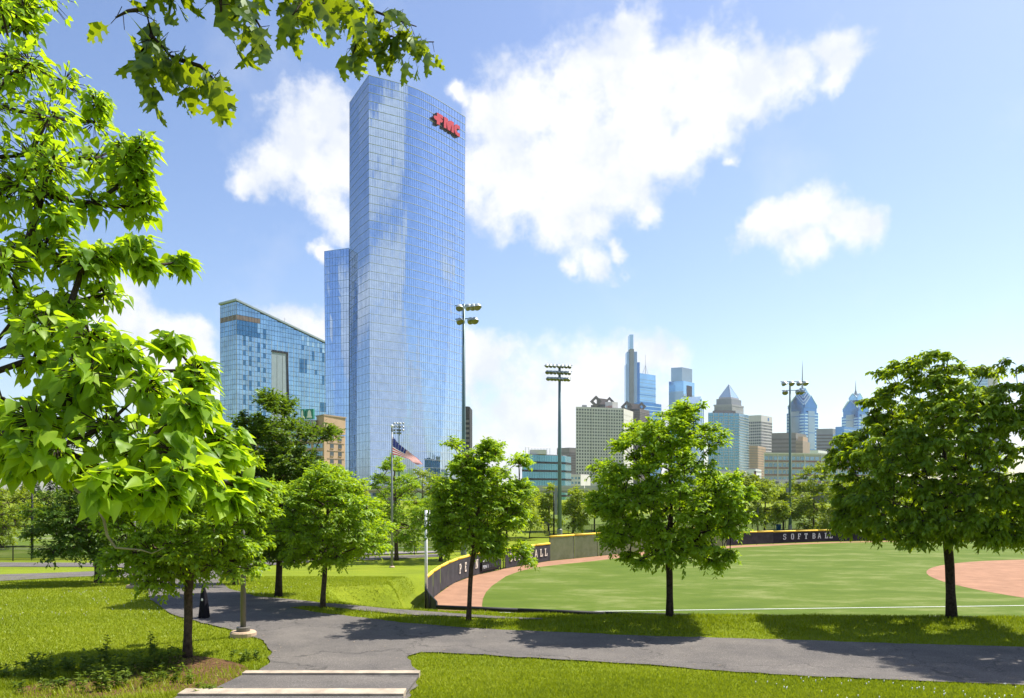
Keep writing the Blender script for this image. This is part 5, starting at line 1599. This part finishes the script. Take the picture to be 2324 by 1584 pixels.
# ------------------------------------------------------------------ big leaved branches close to the camera
def heart_leaf(fold=.16, curl=.20, wave=.06, wid=1.0, side=0.0):
    """unit heart shaped leaf along +X, gently folded and curled: verts (n,3), tris"""
    half = [(-.02, .0), (-.07, .12), (-.05, .25), (.05, .34), (.2, .37), (.36, .33), (.52, .26), (.68, .17), (.83, .08), (1.0, 0)]
    mid = [(0, 0), (.1, 0), (.2, 0), (.36, 0), (.52, 0), (.68, 0), (.84, 0), (1, 0)]
    z = lambda x, y: fold * abs(y) - curl * x * x + wave * math.sin(9 * x) * abs(y) + side * y * x
    V = [(x, 0, z(x, 0)) for x, _ in mid]; nm = len(V)
    for s in (1, -1):
        for x, y in half[1:-1]: V.append((x, s * y * wid, z(x, s * y)))
    nh = len(half) - 2; T = []
    for s, b in ((1, nm), (-1, nm + nh)):
        o = [b + i for i in range(nh)]
        strip = [(0, o[0], o[1]), (0, o[1], o[2]), (0, o[2], 1), (1, o[2], o[3]), (1, o[3], 2), (2, o[3], o[4]), (2, o[4], 3), (3, o[4], o[5]), (3, o[5], 4), (4, o[5], o[6]), (4, o[6], 5), (5, o[6], o[7]), (5, o[7], 6), (6, o[7], 7)]
        T += [t if s > 0 else t[::-1] for t in strip]
    return np.array(V), np.array(T)


def oak_leaf(curl=.16, cup=.35, side=0.0):
    """unit lobed oak leaf: broad forward lobes with bristle points, deep round sinuses"""
    h = [(.10, .010), (.18, .035), (.225, .12), (.19, .20), (.26, .18), (.315, .235), (.325, .16), (.315, .08), (.35, .035), (.41, .032), (.46, .10), (.50, .20), (.475, .30), (.54, .265), (.615, .35), (.62, .25), (.675, .22), (.61, .13), (.60, .06), (.64, .032), (.70, .036), (.74, .09), (.76, .19), (.805, .155), (.875, .18), (.86, .11), (.84, .055), (.89, .035), (.94, .07), (.95, .025)]
    mid = [(1, 0), (.8, 0), (.6, 0), (.4, 0), (.2, 0), (0, 0)]
    zf = lambda x, y: cup * y * y - curl * x * x + .06 * abs(y) + side * x * y
    V, T = [], []
    for s in (1, -1):
        bm = bmesh.new()
        ring = [bm.verts.new((x, s * y, 0)) for x, y in h + mid]
        f = bm.faces.new(ring); bmesh.ops.triangulate(bm, faces=[f], ngon_method='BEAUTY')
        bm.verts.index_update(); b = len(V)
        for v in bm.verts: V.append((v.co.x, v.co.y, zf(v.co.x, v.co.y)))
        for fc in bm.faces:
            ids = [b + v.index for v in fc.verts]; fc.normal_update(); T.append(ids if fc.normal.z > 0 else ids[::-1])
        bm.free()
    for k in (.006, -.006): V.append((0, k, 0))
    return np.array(V), np.array(T)


def place_leaves(root, unit, spots, material, n_obj, rng):
    """spots: (pos, axis, normal, length, tone). The largest as seen are objects, the rest one mesh."""
    shapes = [(u[0], u[1], np.where(u[0][u[1]][:, :, 1].mean(1) > 0, .07, -.07)) for u in unit]
    spots = sorted(spots, key=lambda s: -s[3] / max(.5, s[0][1]))
    inframe = lambda p: p[1] > .3 and 0 < CX + F * p[0] / p[1] < 2324 and 0 < Y0 - F * (p[2] - CZ) / p[1] < 1584
    vis = [s for s in spots if inframe(s[0])]; hid = [s for s in spots if not inframe(s[0])]
    Vs, Ts, tn = [], [], []; off = 0
    cache = {}
    for i, (p, a, n, L, tone) in enumerate(vis + hid):
        b = np.cross(n, a); b /= np.linalg.norm(b) + 1e-9; n2 = np.cross(a, b)
        UV, UT, half = shapes[i % len(shapes)]
        if i < n_obj:
            key = (int(tone * 4.99), i % len(shapes))
            if key not in cache:
                me = bpy.data.meshes.new('leaf'); me.from_pydata([tuple(v) for v in UV], [], [tuple(int(q) for q in t) for t in UT])
                at = me.attributes.new('tone', 'FLOAT', 'FACE'); at.data.foreach_set('value', np.clip((key[0] + .5) / 5 + half, 0, 1).astype(np.float32))
                me.polygons.foreach_set('use_smooth', np.ones(len(UT), bool)); me.materials.append(material); me.update(); cache[key] = me
            o = bpy.data.objects.new('leaf', cache[key]); COL.objects.link(o); o.parent = root
            mt = Matrix(((a[0], b[0], n2[0]), (a[1], b[1], n2[1]), (a[2], b[2], n2[2]))).to_4x4() @ Matrix.Diagonal((L, L, L, 1))
            mt.translation = Vector(p) - root.location
            o.matrix_local = mt
        else:
            Vs.append(p + (UV[:, :1] * a + UV[:, 1:2] * b + UV[:, 2:] * n2) * L); Ts.append(UT + off); off += len(UV); tn.append(np.clip(tone + half, 0, 1))
    if Vs:
        mesh_np('foliage', np.concatenate(Vs), np.concatenate(Ts), material, root, tone=np.concatenate(tn), smooth=True, kind='stuff')


def catalpa():
    rng = np.random.default_rng(21)
    base = Vector((-6.9, 7.6, hz(-6.9, 7.6)))
    root = empty('heart_leaf_tree', base, 'big tree with heart-shaped bright leaves reaching in from the left edge', 'tree')
    # clump positions: picture x, y, distance, spread px
    cl = [(10, -5, 8.3, 45), (45, 5, 8.3, 36), (20, 30, 8.3, 40), (60, 70, 8.2, 45), (10, 110, 8.0, 50), (85, 130, 8.1, 45), (30, 180, 7.8, 55), (120, 190, 8.0, 45), (160, 230, 8.0, 40), (90, 250, 7.9, 55), (20, 270, 7.8, 55), (200, 215, 8.0, 26), (225, 285, 8.0, 30),
          (150, 300, 7.8, 50), (60, 330, 7.6, 55), (190, 340, 7.7, 45), (110, 380, 7.6, 55), (20, 390, 7.5, 50), (250, 340, 7.7, 36), (340, 345, 7.7, 30), (300, 365, 7.6, 36), (260, 400, 7.6, 45), (320, 400, 7.6, 28), (190, 420, 7.5, 45), (80, 440, 7.4, 55), (10, 460, 7.3, 50),
          (280, 450, 7.5, 42), (320, 440, 7.5, 24), (220, 470, 7.4, 35), (140, 470, 7.3, 45), (60, 510, 7.2, 50), (180, 520, 7.2, 30), (20, 560, 7.0, 50), (100, 560, 7.0, 48), (150, 590, 7.0, 46), (220, 605, 7.0, 40), (280, 600, 7.0, 34), (355, 590, 7.0, 32), (395, 585, 7.0, 24), (360, 620, 7.0, 24), (260, 630, 7.0, 30),
          (60, 620, 6.8, 52), (180, 640, 6.8, 44), (20, 680, 6.6, 52), (110, 690, 6.6, 52), (170, 710, 6.6, 36), (40, 740, 6.4, 52), (140, 760, 6.4, 50), (210, 790, 6.4, 44), (280, 790, 6.3, 44), (370, 770, 6.3, 28), (390, 820, 6.3, 36), (420, 860, 6.3, 28), (340, 830, 6.2, 44),
          (60, 810, 6.2, 55), (200, 840, 6.1, 52), (110, 870, 6.0, 55), (20, 880, 6.0, 50), (280, 870, 6.0, 55), (390, 890, 6.1, 40), (200, 910, 5.9, 55), (330, 920, 5.9, 55), (70, 940, 5.9, 55), (440, 930, 6.0, 36), (490, 940, 6.0, 30), (140, 960, 5.8, 55), (260, 970, 5.7, 58), (400, 960, 5.8, 50), (480, 990, 5.9, 38), (505, 1030, 5.9, 26),
          (60, 1010, 5.8, 50), (190, 1020, 5.6, 55), (330, 1010, 5.6, 58), (430, 1030, 5.6, 48), (120, 1060, 5.7, 45), (270, 1060, 5.5, 55), (380, 1070, 5.4, 52), (470, 1080, 5.5, 42), (520, 1105, 5.6, 24), (330, 1105, 5.4, 45), (430, 1115, 5.4, 40), (490, 1130, 5.5, 26), (380, 1130, 5.4, 24), (230, 1085, 5.5, 36), (20, 1050, 5.8, 36),
          (-80, 100, 8.0, 60), (-90, 260, 7.8, 60), (-90, 420, 7.5, 60), (-90, 600, 7.0, 60), (-90, 780, 6.4, 60), (-90, 940, 6.1, 60), (-240, 300, 7.6, 80), (-240, 600, 7.0, 80), (-220, 850, 6.6, 80), (-400, 450, 7.8, 90), (-400, 750, 7.4, 90), (-300, 50, 8.2, 90), (-120, -90, 8.4, 90), (-350, -150, 8.6, 100), (60, -60, 8.5, 60)]
    cs = [np.array(P(x, y, d)) + np.array([0, rng.uniform(-.5, .5), 0]) for x, y, d, s in cl]
    tp, tr, bs = skeleton(np.array(base), np.array(P(-300, -40, 8.4)), cs, .095, rng, .28, .2)
    tp[0] = tp[0] - np.array([0, 0, .1])
    MB().tube(tp, tr, 10).build('trunk', M['bark_dark'], root, smooth=True)
    spots, pet = [], []
    for c, (x, y, d, s) in zip(cs, cl):
        r = s / F * d * 1.30; m = int((70 if d > 6.6 else 74) if x > -50 else 16); ct = rng.uniform(.3, .7)
        lf = .102 + .034 * (8.4 - d) / 3      # leaf length grows a little on the lower, nearer limbs
        for k in range(m):
            o = rng.normal(0, 1, 3); o /= np.linalg.norm(o); o[2] *= .8
            p = c + o * r * rng.random() ** .45
            a = np.array([o[0] * .75 + .30, o[1] * .65 - .12, -.42 + .25 * o[2]]) + rng.normal(0, .30, 3); a /= np.linalg.norm(a)
            n = np.array([.20, -.02, 1.0]) + o * .30 + rng.normal(0, .36, 3); n -= a * n.dot(a); n /= np.linalg.norm(n)
            L = lf * rng.uniform(.5, 1.32); spots.append((p, a, n, L, float(np.clip(ct + rng.normal(0, .28), 0, 1))))
            q = c + o * r * .25
            pet.append((q, p, .004, .0026))
    bv, bq = tubes_np(bs + pet, 5)
    mesh_np('limbs', bv, bq, M['bark_dark'], root, smooth=True, kind='stuff')
    # the dead twig hanging below the lowest limb
    tw = [P(170, 1110, 5.6), P(215, 1140, 5.6), P(236, 1180, 5.6), P(243, 1215, 5.6), P(262, 1243, 5.6), P(320, 1248, 5.6), P(345, 1256, 5.6), P(372, 1243, 5.6)]
    MB().tube(tw, [.012, .011, .010, .009, .008, .006, .004, .003], 6).build('dead_twig', M['bark_pale'], root, smooth=True)
    place_leaves(root, [heart_leaf(), heart_leaf(.30, .34, .12, .9, .1), heart_leaf(.08, .06, .16, 1.08, -.12), heart_leaf(.42, .22, .05, .82, .05), heart_leaf(.2, .5, .1, .95, -.2)], spots, M['leaf_catalpa'], 300, rng)


catalpa()


def oak():
    rng = np.random.default_rng(33)
    base = Vector((-1.4, -3.2, hz(-1.4, -3.2)))
    root = empty('overhanging_oak', base, 'oak branch with deeply lobed leaves hanging across the top of the sky', 'tree')
    br = [  # twigs: picture points with distance
        [(520, -420, 2.6), (470, -200, 2.8), (390, -40, 2.9), (330, 20, 2.9), (345, 80, 2.9), (390, 130, 2.9), (430, 165, 2.9), (445, 195, 2.9)],
        [(345, 80, 2.9), (320, 120, 2.9), (330, 170, 2.9), (350, 200, 2.9)], [(390, 130, 2.9), (455, 150, 2.9), (480, 175, 2.9), (488, 200, 2.9)], [(330, 20, 2.9), (290, 25, 2.9), (262, 40, 2.9)],
        [(470, -200, 2.8), (520, -60, 3.0), (560, 10, 3.0), (590, 60, 3.0), (595, 105, 3.0)], [(520, -60, 3.0), (500, 0, 2.95), (505, 50, 2.95)],
        [(470, -200, 2.8), (650, -70, 3.3), (690, 0, 3.3), (660, 40, 3.2)], [(650, -70, 3.3), (730, -20, 3.4), (740, 30, 3.4)],
        [(650, -70, 3.3), (780, -40, 4.0), (800, 20, 4.4), (830, 60, 4.5), (880, 80, 4.5), (930, 95, 4.5), (985, 95, 4.5)], [(830, 60, 4.5), (810, 95, 4.5), (800, 125, 4.5)], [(880, 80, 4.5), (890, 115, 4.5)], [(800, 20, 4.4), (850, 25, 4.4), (900, 45, 4.4), (945, 60, 4.5)], [(930, 95, 4.5), (940, 125, 4.5)]]
    limb = [Vector(base) + Vector((0, 0, -.1)), Vector((-1.35, -3.1, 3.4)), Vector((-1.3, -2.7, 5.2)), Vector((-1.2, -1.4, 6.0)), Vector((-1.1, .6, 6.2)), P(520, -420, 2.6)]
    MB().tube(limb[:3] + [Vector((-1.4, -2.9, 7.5)), Vector((-1.3, -3.1, 9.0))], [.24, .19, .15, .09, .04], 10).build('trunk', M['bark_dark'], root, smooth=True)
    mb = MB(); mb.tube(limb[2:], [.09, .06, .035, .018], 8)
    spots = []
    for tw in br:
        pts = [P(*q) for q in tw]; n = len(pts)
        mb.tube(pts, [.009 - .006 * i / (n - 1) for i in range(n)], 6)
        for i in range(1, n):
            seg = (pts[i] - pts[i - 1]).length; d = pts[i].y; far = d > 4
            for k in range(max(3, int(seg / (.016 if far else .021)))):
                t = rng.random(); p = np.array(pts[i - 1].lerp(pts[i], t))
                a = np.array([rng.normal(0, .45), rng.normal(0, .4), -.85 + rng.normal(0, .3)]); a /= np.linalg.norm(a)
                nn = rng.normal(0, 1, 3) + np.array([.1, -.35, .2]); nn -= a * nn.dot(a); nn /= np.linalg.norm(nn)
                L = .150 * rng.uniform(.6, 1.15); e = p + np.array(a) * .02
                off = rng.normal(0, .035, 3); mb.tube([p, e + off], [.0016, .0013], 4, cap=False)
                spots.append((e + off, a, nn, L, float(rng.random())))
    mb.build('limbs', M['bark_dark'], root, smooth=True, kind='stuff')
    place_leaves(root, [oak_leaf(), oak_leaf(.35, .8, .25), oak_leaf(.02, .1, -.3), oak_leaf(.5, .5, .1)], spots, M['leaf_oak'], 300, rng)


oak()


# ------------------------------------------------------------------ weeds in the mulch bed
def weed(label, xd, yd, hpx, n, spread, seed, lf=.075):
    rng = np.random.default_rng(seed); b = hit(xd, yd); h = hpx / F * b.y
    root = empty('weed_plant', b, label, 'plant', 'weeds in the mulch bed')
    segs, pos, ax_, nn, tone = [], [], [], [], []
    for s in range(n):
        q = np.array(b) + np.array([rng.normal(0, spread), rng.normal(0, spread * .7), 0]); hh = h * rng.uniform(.45, 1); lean = rng.normal(0, .15, 2)
        top = q + np.array([lean[0] * hh, lean[1] * hh, hh]); segs.append((q - np.array([0, 0, .03]), top, .006, .003))
        for k in range(int(16 * hh / .3) + 8):
            t = rng.uniform(.1, 1); a = rng.random() * 6.28
            pos.append(q * (1 - t) + top * t); ax_.append([math.cos(a), math.sin(a), rng.uniform(-.1, .6)]); nn.append([0, 0, 1]); tone.append(rng.random())
    V, Fc = leaf_quads(np.array(pos), nrm(np.array(ax_)), nrm(np.array(nn, float) + rng.normal(0, .3, (len(nn), 3))), lf * rng.uniform(.6, 1.2, len(pos)), lf * .24 * np.ones(len(pos)), rng)
    mesh_np('foliage', V, Fc, M['weed'], root, tone=np.repeat(tone, 2), kind='stuff')
    v, q = tubes_np(segs, 4); mesh_np('stems', v, q, M['weed'], root, kind='stuff', tone=np.full(len(q), .3))


for i, (xd, yd, hp, n, sp, lab) in enumerate((
        (238, 1512, 58, 3, .05, 'tall single weed spire rising from the bed left of the near tree'), (342, 1495, 52, 2, .04, 'thin weed stalk just left of the near trunk'),
        (70, 1528, 40, 4, .10, 'spiky weed at the far left end of the bed'), (30, 1545, 34, 7, .22, 'low leafy weed patch in the left bottom corner'), (120, 1535, 36, 7, .2, 'weed clump second from the left corner'),
        (180, 1530, 40, 6, .18, 'weed clump with upright tips in the bed middle left'), (265, 1540, 46, 9, .25, 'broad leafy weed mass in the middle of the bed'), (330, 1525, 40, 9, .25, 'dark weed mass close to the near trunk'), (380, 1515, 36, 8, .22, 'weed clump touching the near tree trunk'),
        (230, 1572, 44, 4, .12, 'ferny weed at the bottom of the bed'), (300, 1560, 34, 6, .2, 'low weed below the broad weed mass'), (95, 1570, 30, 6, .22, 'low pale weed near the bottom left'), (475, 1578, 24, 4, .1, 'small weed beside the nearest step'), (400, 1548, 26, 5, .2, 'weed in the open mulch right of the trunk'), (545, 1500, 22, 5, .15, 'grassy weed tuft at the bed end by the path'))):
    weed(lab, xd, yd, hp * 1.25, n * 2, sp * 1.25, 200 + i, .10)


# ------------------------------------------------------------------ park lamps
def park_lamp(label, base, h, disc=.22, pole_r=.05, bollard=True):
    root = empty('park_lamp', base, label, 'lamp', 'park lamps')
    x, y, z = base
    if bollard: MB().lathe((x, y, z - .2), [(.30, 0), (.30, .30), (.27, .33)], 20).build('concrete_base', M['concrete'], root, smooth=False)
    MB().lathe((x, y, z + .13), [(.155, 0), (.155, .09), (.12, .10)], 16).build('base_cover', M['polegrey'], root)
    MB().tube([(x, y, z + .1), (x, y, z + h - .16)], [pole_r * 1.35, pole_r * .95], 12).build('post', M['polegrey'], root, smooth=True)
    MB().lathe((x, y, z + h - .2), [(.05, 0), (.075, .03), (.075, .1), (.05, .14)], 12).build('neck', M['polegrey'], root, smooth=True)
    d = MB().lathe((x, y, z + h - .075), [(.06, 0), (disc, .03), (disc, .045), (disc * .6, .075), (.02, .09)], 24).build('lamp_disc', M['steel'], root, smooth=True)
    MB().lathe((x, y, z + h - .115), [(.05, 0), (.09, .02), (.09, .038)], 16).build('lens', M['lens'], d)


b = hit(552, 1445); park_lamp('grey park lamp with flat disc head at the path bend nearest the steps', b, PZ(1086, b.y) - b.z)
b = hit(305, 1335); park_lamp('park lamp on round concrete base by the far lawn, head hidden in leaves', b, 3.7)
b = hit(1720, 1213); park_lamp('small far park lamp beyond the ball field fence', b, PZ(1142, b.y) - b.z, .42, .08, True)

# ------------------------------------------------------------------ floodlight masts
def hood(root, p, aim, s=1.0):
    aim = Vector(aim).normalized()
    h = MB().lathe(p, [(.04 * s, -.30 * s), (.16 * s, -.26 * s), (.30 * s, -.08 * s), (.34 * s, .10 * s), (.34 * s, .16 * s)], 14, axis=aim).build('lamp_hood', M['lamphood'], root, smooth=True)
    MB().lathe(Vector(p) + aim * .165 * s, [(.31 * s, 0), (.31 * s, .012)], 14, axis=aim).build('lens', M['lens'], h)
    # visor over the upper half of the rim
    up = Vector((0, 0, 1)); side = aim.cross(up).normalized(); vu = side.cross(aim).normalized(); vs = []
    for k in range(9):
        a = math.pi * k / 8; d = side * math.cos(a) + vu * math.sin(a)
        vs += [Vector(p) + d * .345 * s + aim * .15 * s, Vector(p) + d * .36 * s + aim * (.15 + .22 * math.sin(a)) * s]
    MB().add(vs, [(2 * k, 2 * k + 1, 2 * k + 3, 2 * k + 2) for k in range(8)]).build('visor', M['lamphood'], h, smooth=True)


def mast(label, base, ztop, r, rows, aim_az, s=1.0, bar_az=None, box=True):
    """rows: list of (dz below top, [offsets along the bar])"""
    root = empty('floodlight_mast', base, label, 'light mast', 'floodlight masts')
    x, y, z = base; u = Vector((math.cos(aim_az), math.sin(aim_az), 0)); bar = Vector((-u.y, u.x, 0)) if bar_az is None else Vector((math.cos(bar_az), math.sin(bar_az), 0))
    MB().tube([(x, y, z - .2), (x, y, z + (ztop - z) * .5), (x, y, ztop)], [r, r * .8, r * .55], 14).build('pole', M['polegreen'], root, smooth=True)
    MB().lathe((x, y, z - .2), [(r * 1.25, 0), (r * 1.25, 1.1), (r, 1.15)], 14).build('pole_base', M['steel'], root)
    if box: MB().box((x - u.y * .0 - r - .16, y - .05, z + 4.2), (.3, .3, 3.2)).build('control_box', M['steel'], root)
    for dz, offs in rows:
        c = Vector((x, y, ztop - dz)); a, b_ = min(offs), max(offs)
        MB().tube([c + bar * (a - .2), c + bar * (b_ + .2)], .05, 6).build('crossarm', M['polegreen'], root)
        for o in offs:
            p = c + bar * o + u * .42 * s + Vector((0, 0, -.25 * s))
            MB().tube([c + bar * o, p - Vector((u.x * .2, u.y * .2, -.06))], .035, 5).build('knuckle', M['darkbrown'], root)
            ja = random.uniform(-.5, .5); hood(root, p, ((u.x * math.cos(ja) - u.y * math.sin(ja)) * .7, (u.x * math.sin(ja) + u.y * math.cos(ja)) * .7, -.6 - .25 * random.random()), s)


d = 67.7; b = Vector((PX(1052.5, d), d, hz(PX(1052.5, d), d)))
mast('tall dark light mast with seven floodlights overlapping the glass tower', b, PZ(690, d), .21, [(.1, [-.55, .22, .62, 1.0]), (1.25, [-.55, .42, .78])], R(-62), .95, R(-12))
d = 93.0; b = Vector((PX(1270, d), d, hz(PX(1270, d), d)))
mast('tall grey light mast carrying three tiers of floodlights', b, PZ(826, d), .26, [(.1, [-1.4, -.95, -.5, 0, .45, .9, 1.35]), (.85, [-1.35, -.9, -.45, 0, .45, .9, 1.3]), (1.6, [-1.25, -.8, -.4, 0, .4, .8, 1.2])], R(-115), .75, R(14))
d = 104.0; b = Vector((PX(1793, d), d, hz(PX(1793, d), d)))
mast('slim grey light mast with seven floodlights in front of the spired tower', b, PZ(865, d), .2, [(.05, [-1.0, -.05, .9, 1.7]), (1.2, [-.85, .75, 1.2])], R(-80), 1.1, R(-6))
d = 190.0; b = Vector((PX(906, d), d, hz(PX(906, d), d)))
mast('distant light mast with four tiers of floodlights behind the flag', b, PZ(958, d), .28, [(.1, [-1.0, -.3, .4, 1.1]), (.9, [-1, -.3, .4, 1.1]), (1.7, [-1, -.3, .4, 1.1]), (2.4, [-1, -.3, .4])], R(-100), .8, R(8), False)
d = 1000
# ------------------------------------------------------------------ net poles
for xd, yb, yt, lab in ((73, 1268, 1105, 'thin black net pole before the practice field at the left'), (1257, 1216, 1119, 'thin black net pole left of the tall light mast'), (1349, 1210, 1118, 'thin black net pole right of the small twin trunked tree')):
    b = hit(xd, yb); o = empty('net_pole', b, lab, 'pole', 'black net poles'); zt = PZ(yt, b.y)
    MB().tube([V3(b, b.z - .1), V3(b, zt)], [.11, .07], 10).build('shaft', M['black'], o, smooth=True)
    MB().lathe(V3(b, zt), [(.09, 0), (.09, .06), (.02, .12)], 10).build('cap', M['black'], o)

# ------------------------------------------------------------------ flagpole and flag
b = hit(889.5, 1288); d = b.y; zt = PZ(979, d)
fpz = empty('flagpole', b, 'tall silver flagpole on the sloping lawn', 'flagpole')
MB().tube([V3(b, b.z), V3(b, b.z + (zt - b.z) * .5), V3(b, zt)], [.085, .075, .045], 12).build('pole', M['steel'], fpz, smooth=True)
MB().lathe(V3(b, b.z - .05), [(.2, 0), (.2, .1), (.11, .16)], 14).build('base_collar', M['concrete'], fpz)
MB().lathe(V3(b, zt), [(.06, 0), (.075, .05), (.075, .2), (.04, .26)], 12).build('truck', M['steel'], fpz)
mb = MB(); mb.lathe(V3(b, zt + .26), [(.01, 0)] + [(.11 * math.sin(a), .11 - .11 * math.cos(a)) for a in np.linspace(.3, 2.9, 8)] + [(.005, .22)], 12); mb.build('ball_finial', M['white'], fpz, smooth=True)
S = 1.7625


def fpt(x, y): return ((1500 + x * .2525) / S, (1600 + y * .2525) / S)      # crop pixel -> picture px


# flag surface: hoist edge and fly edge with a droop, u along the fly, v down the hoist
top_e = [fpt(265, 560), fpt(378, 695), fpt(500, 790), fpt(600, 870), fpt(680, 930), fpt(755, 1018)]
bot_e = [fpt(262, 862), fpt(350, 872), fpt(455, 905), fpt(545, 935), fpt(600, 985), fpt(665, 1025)]


def flag_pt(u, v):
    t, q = polyline(top_e, u), polyline(bot_e, u); x, y = t[0] + (q[0] - t[0]) * v, t[1] + (q[1] - t[1]) * v
    dep = d + .16 * math.sin(7.5 * u + 1.5 * v) * (.25 + u) - .35 * u
    return P(x, y, dep)


fl = empty('flag', flag_pt(0, 0), 'red and white striped flag with starred blue corner flying from the pole', 'flag')
NU = 24


def cloth(name, u0, u1, v0, v1, material, off=0.0):
    mb = MB(); nu = max(2, int(NU * (u1 - u0))); nv = 3
    for j in range(nv + 1):
        for i in range(nu + 1):
            p = flag_pt(u0 + (u1 - u0) * i / nu, v0 + (v1 - v0) * j / nv); mb.v.append((p.x, p.y - off, p.z))
    mb.f = [(j * (nu + 1) + i, j * (nu + 1) + i + 1, (j + 1) * (nu + 1) + i + 1, (j + 1) * (nu + 1) + i) for j in range(nv) for i in range(nu)]
    return mb.build(name, material, fl, smooth=True)


for k in range(13):
    cloth('stripe', .40 if k < 7 else 0, 1, k / 13, (k + 1) / 13, M['flagred' if k % 2 == 0 else 'flagwhite'])
cn = cloth('canton', 0, .40, 0, 7 / 13, M['flagblue'])
for r_ in range(5):
    for c_ in range(5):
        p = flag_pt(.05 + .075 * c_, (.06 + .10 * r_)); mb = MB(); pts = []
        for k in range(10):
            a = math.pi / 2 + k * math.pi / 5; q = .040 if k % 2 == 0 else .017; pts.append(Vector((p.x + q * math.cos(a), p.y - .02, p.z + q * math.sin(a))))
        mb.add(pts, [tuple(range(9, -1, -1))]); mb.build('star', M['flagwhite'], cn)
mb = MB(); mb.tube([V3(b, zt - .1) + Vector((.06, 0, 0)), flag_pt(0, 0)], .012, 5); mb.tube([flag_pt(0, 0), flag_pt(0, 1)], .014, 5); mb.build('halyard', M['white'], fl)

# ------------------------------------------------------------------ draped post by the path
b = hit(462, 1405); h = PZ(1325, b.y) - b.z
dp = empty('draped_cover', b, 'slim pointed black cloth cover standing on the path behind the near trunk', 'cover')
mb = MB(); n = 20; lev = [(0, .135), (.03, .14), (.25, .12), (.5, .10), (.72, .075), (.86, .05), (.95, .03), (1, .008)]
for t, r_ in lev:
    for k in range(n):
        a = 2 * math.pi * k / n; rr = r_ * (1 + .16 * math.sin(5 * a + 1.3 * t) * (1 - t * .6)); mb.v.append((b.x + rr * math.cos(a) + .01 * math.sin(4 * t), b.y + rr * math.sin(a), b.z + .035 + t * (h - .035) + (.02 * math.sin(3 * a) if t == 0 else 0)))
for i in range(len(lev) - 1):
    for k in range(n): mb.f.append((i * n + k, i * n + (k + 1) % n, (i + 1) * n + (k + 1) % n, (i + 1) * n + k))
mb.f.append(tuple((len(lev) - 1) * n + k for k in range(n))); mb.build('cloth', M['fabric'], dp, smooth=True)
MB().tube([V3(b, b.z), V3(b, b.z + .2)], .04, 8).build('stand', M['black'], dp)
MB().box((b.x + .0, b.y - .112, b.z + h * .565), (.045, .01, .06)).build('tag', M['white'], dp)

# ------------------------------------------------------------------ bike racks
for i, xd in enumerate((200, 234, 268, 300)):
    b = hit(xd, 1270); o = empty('bike_rack', b, ('leftmost silver bike hoop beside the far fence', 'second silver bike hoop from the left beside the far fence', 'third silver bike hoop beside the far fence', 'rightmost silver bike hoop, close to the dark tree')[i], 'bike rack', 'row of silver bike hoops')
    w, hh = .28, .78; pts = [(b.x - w, b.y, b.z - .05), (b.x - w, b.y, b.z + hh - .12)] + [(b.x - w + .12 - .12 * math.cos(a), b.y, b.z + hh - .12 + .12 * math.sin(a)) for a in np.linspace(.3, 1.57, 4)] + [(b.x + w - .12 + .12 * math.sin(a), b.y, b.z + hh - .12 + .12 * math.cos(a)) for a in np.linspace(0, 1.3, 4)] + [(b.x + w, b.y, b.z + hh - .12), (b.x + w, b.y, b.z - .05)]
    MB().tube(pts, .035, 8).build('hoop', M['white'], o, smooth=True)
    for sx in (-w, w): MB().lathe((b.x + sx, b.y, b.z - .02), [(.07, 0), (.07, .035)], 10).build('foot_plate', M['steel'], o)

# ------------------------------------------------------------------ blue bins
for xd, yb, lab in ((1767, 1205.5, 'round blue litter bin on the grass left of the slim mast'), (1906, 1206, 'narrow blue bin by a trunk beyond the navy fence')):
    b = hit(xd, yb, dmax=300); o = empty('litter_bin', b, lab, 'bin', 'blue litter bins'); s = 1.0 if xd < 1800 else .7
    mb = MB(); mb.lathe(b, [(.28 * s, 0), (.34 * s, .75 * s), (.36 * s, .8 * s)], 16); mb.build('barrel', M['bluebin'], o, smooth=True)
    MB().lathe(V3(b, b.z + .8 * s), [(.37 * s, 0), (.37 * s, .06), (.2 * s, .14 * s)], 16).build('lid', M['bluebin'], o)

# ------------------------------------------------------------------ tilted black frame behind the gate
b = hit(1225, 1222, dmax=200); o = empty('training_frame', b, 'black tilted pitching screen frame behind the field gate', 'frame')
w = 1.05 * b.y / 78; hh = 1.75
for sx in (-1, 1): MB().tube([(b.x + sx * w, b.y, b.z - .05), (b.x + sx * w * .8, b.y + .5, b.z + hh)], .06, 8).build('upright', M['black'], o)
MB().tube([(b.x - w * .8, b.y + .5, b.z + hh), (b.x + w * .8, b.y + .5, b.z + hh)], .06, 8).build('top_bar', M['black'], o)
MB().tube([(b.x - w, b.y, b.z + .1), (b.x + w, b.y, b.z + .1)], .05, 8).build('bottom_bar', M['black'], o)
MB().add([(b.x - w, b.y, b.z + .12), (b.x + w, b.y, b.z + .12), (b.x + w * .8, b.y + .5, b.z + hh), (b.x - w * .8, b.y + .5, b.z + hh)], [(0, 1, 2, 3)]).build('net', M['chain'], o)

# ------------------------------------------------------------------ summer haze in the air
hm = bpy.data.materials.new('haze'); hm.use_nodes = True
t = NT(hm.node_tree); t.n.clear()
ho = t.new('ShaderNodeOutputMaterial'); hv = t.new('ShaderNodeVolumePrincipled')
hv.inputs['Color'].default_value = (.82, .90, 1.0, 1); hv.inputs['Density'].default_value = HAZE; hv.inputs['Anisotropy'].default_value = 0.3
t.link(hv.outputs[0], ho.inputs['Volume'])
g0, g1 = gx.min(), gx.max(); h0, h1 = gy.min(), gy.max()
hb = MB().box(((g0 + g1) / 2, (h0 + h1) / 2, 178), (g1 - g0 + 60, h1 - h0 + 60, 364)).build('haze', hm, None, kind='stuff')
hb['label'] = 'thin pale summer haze hanging over the city'; hb['category'] = 'haze'
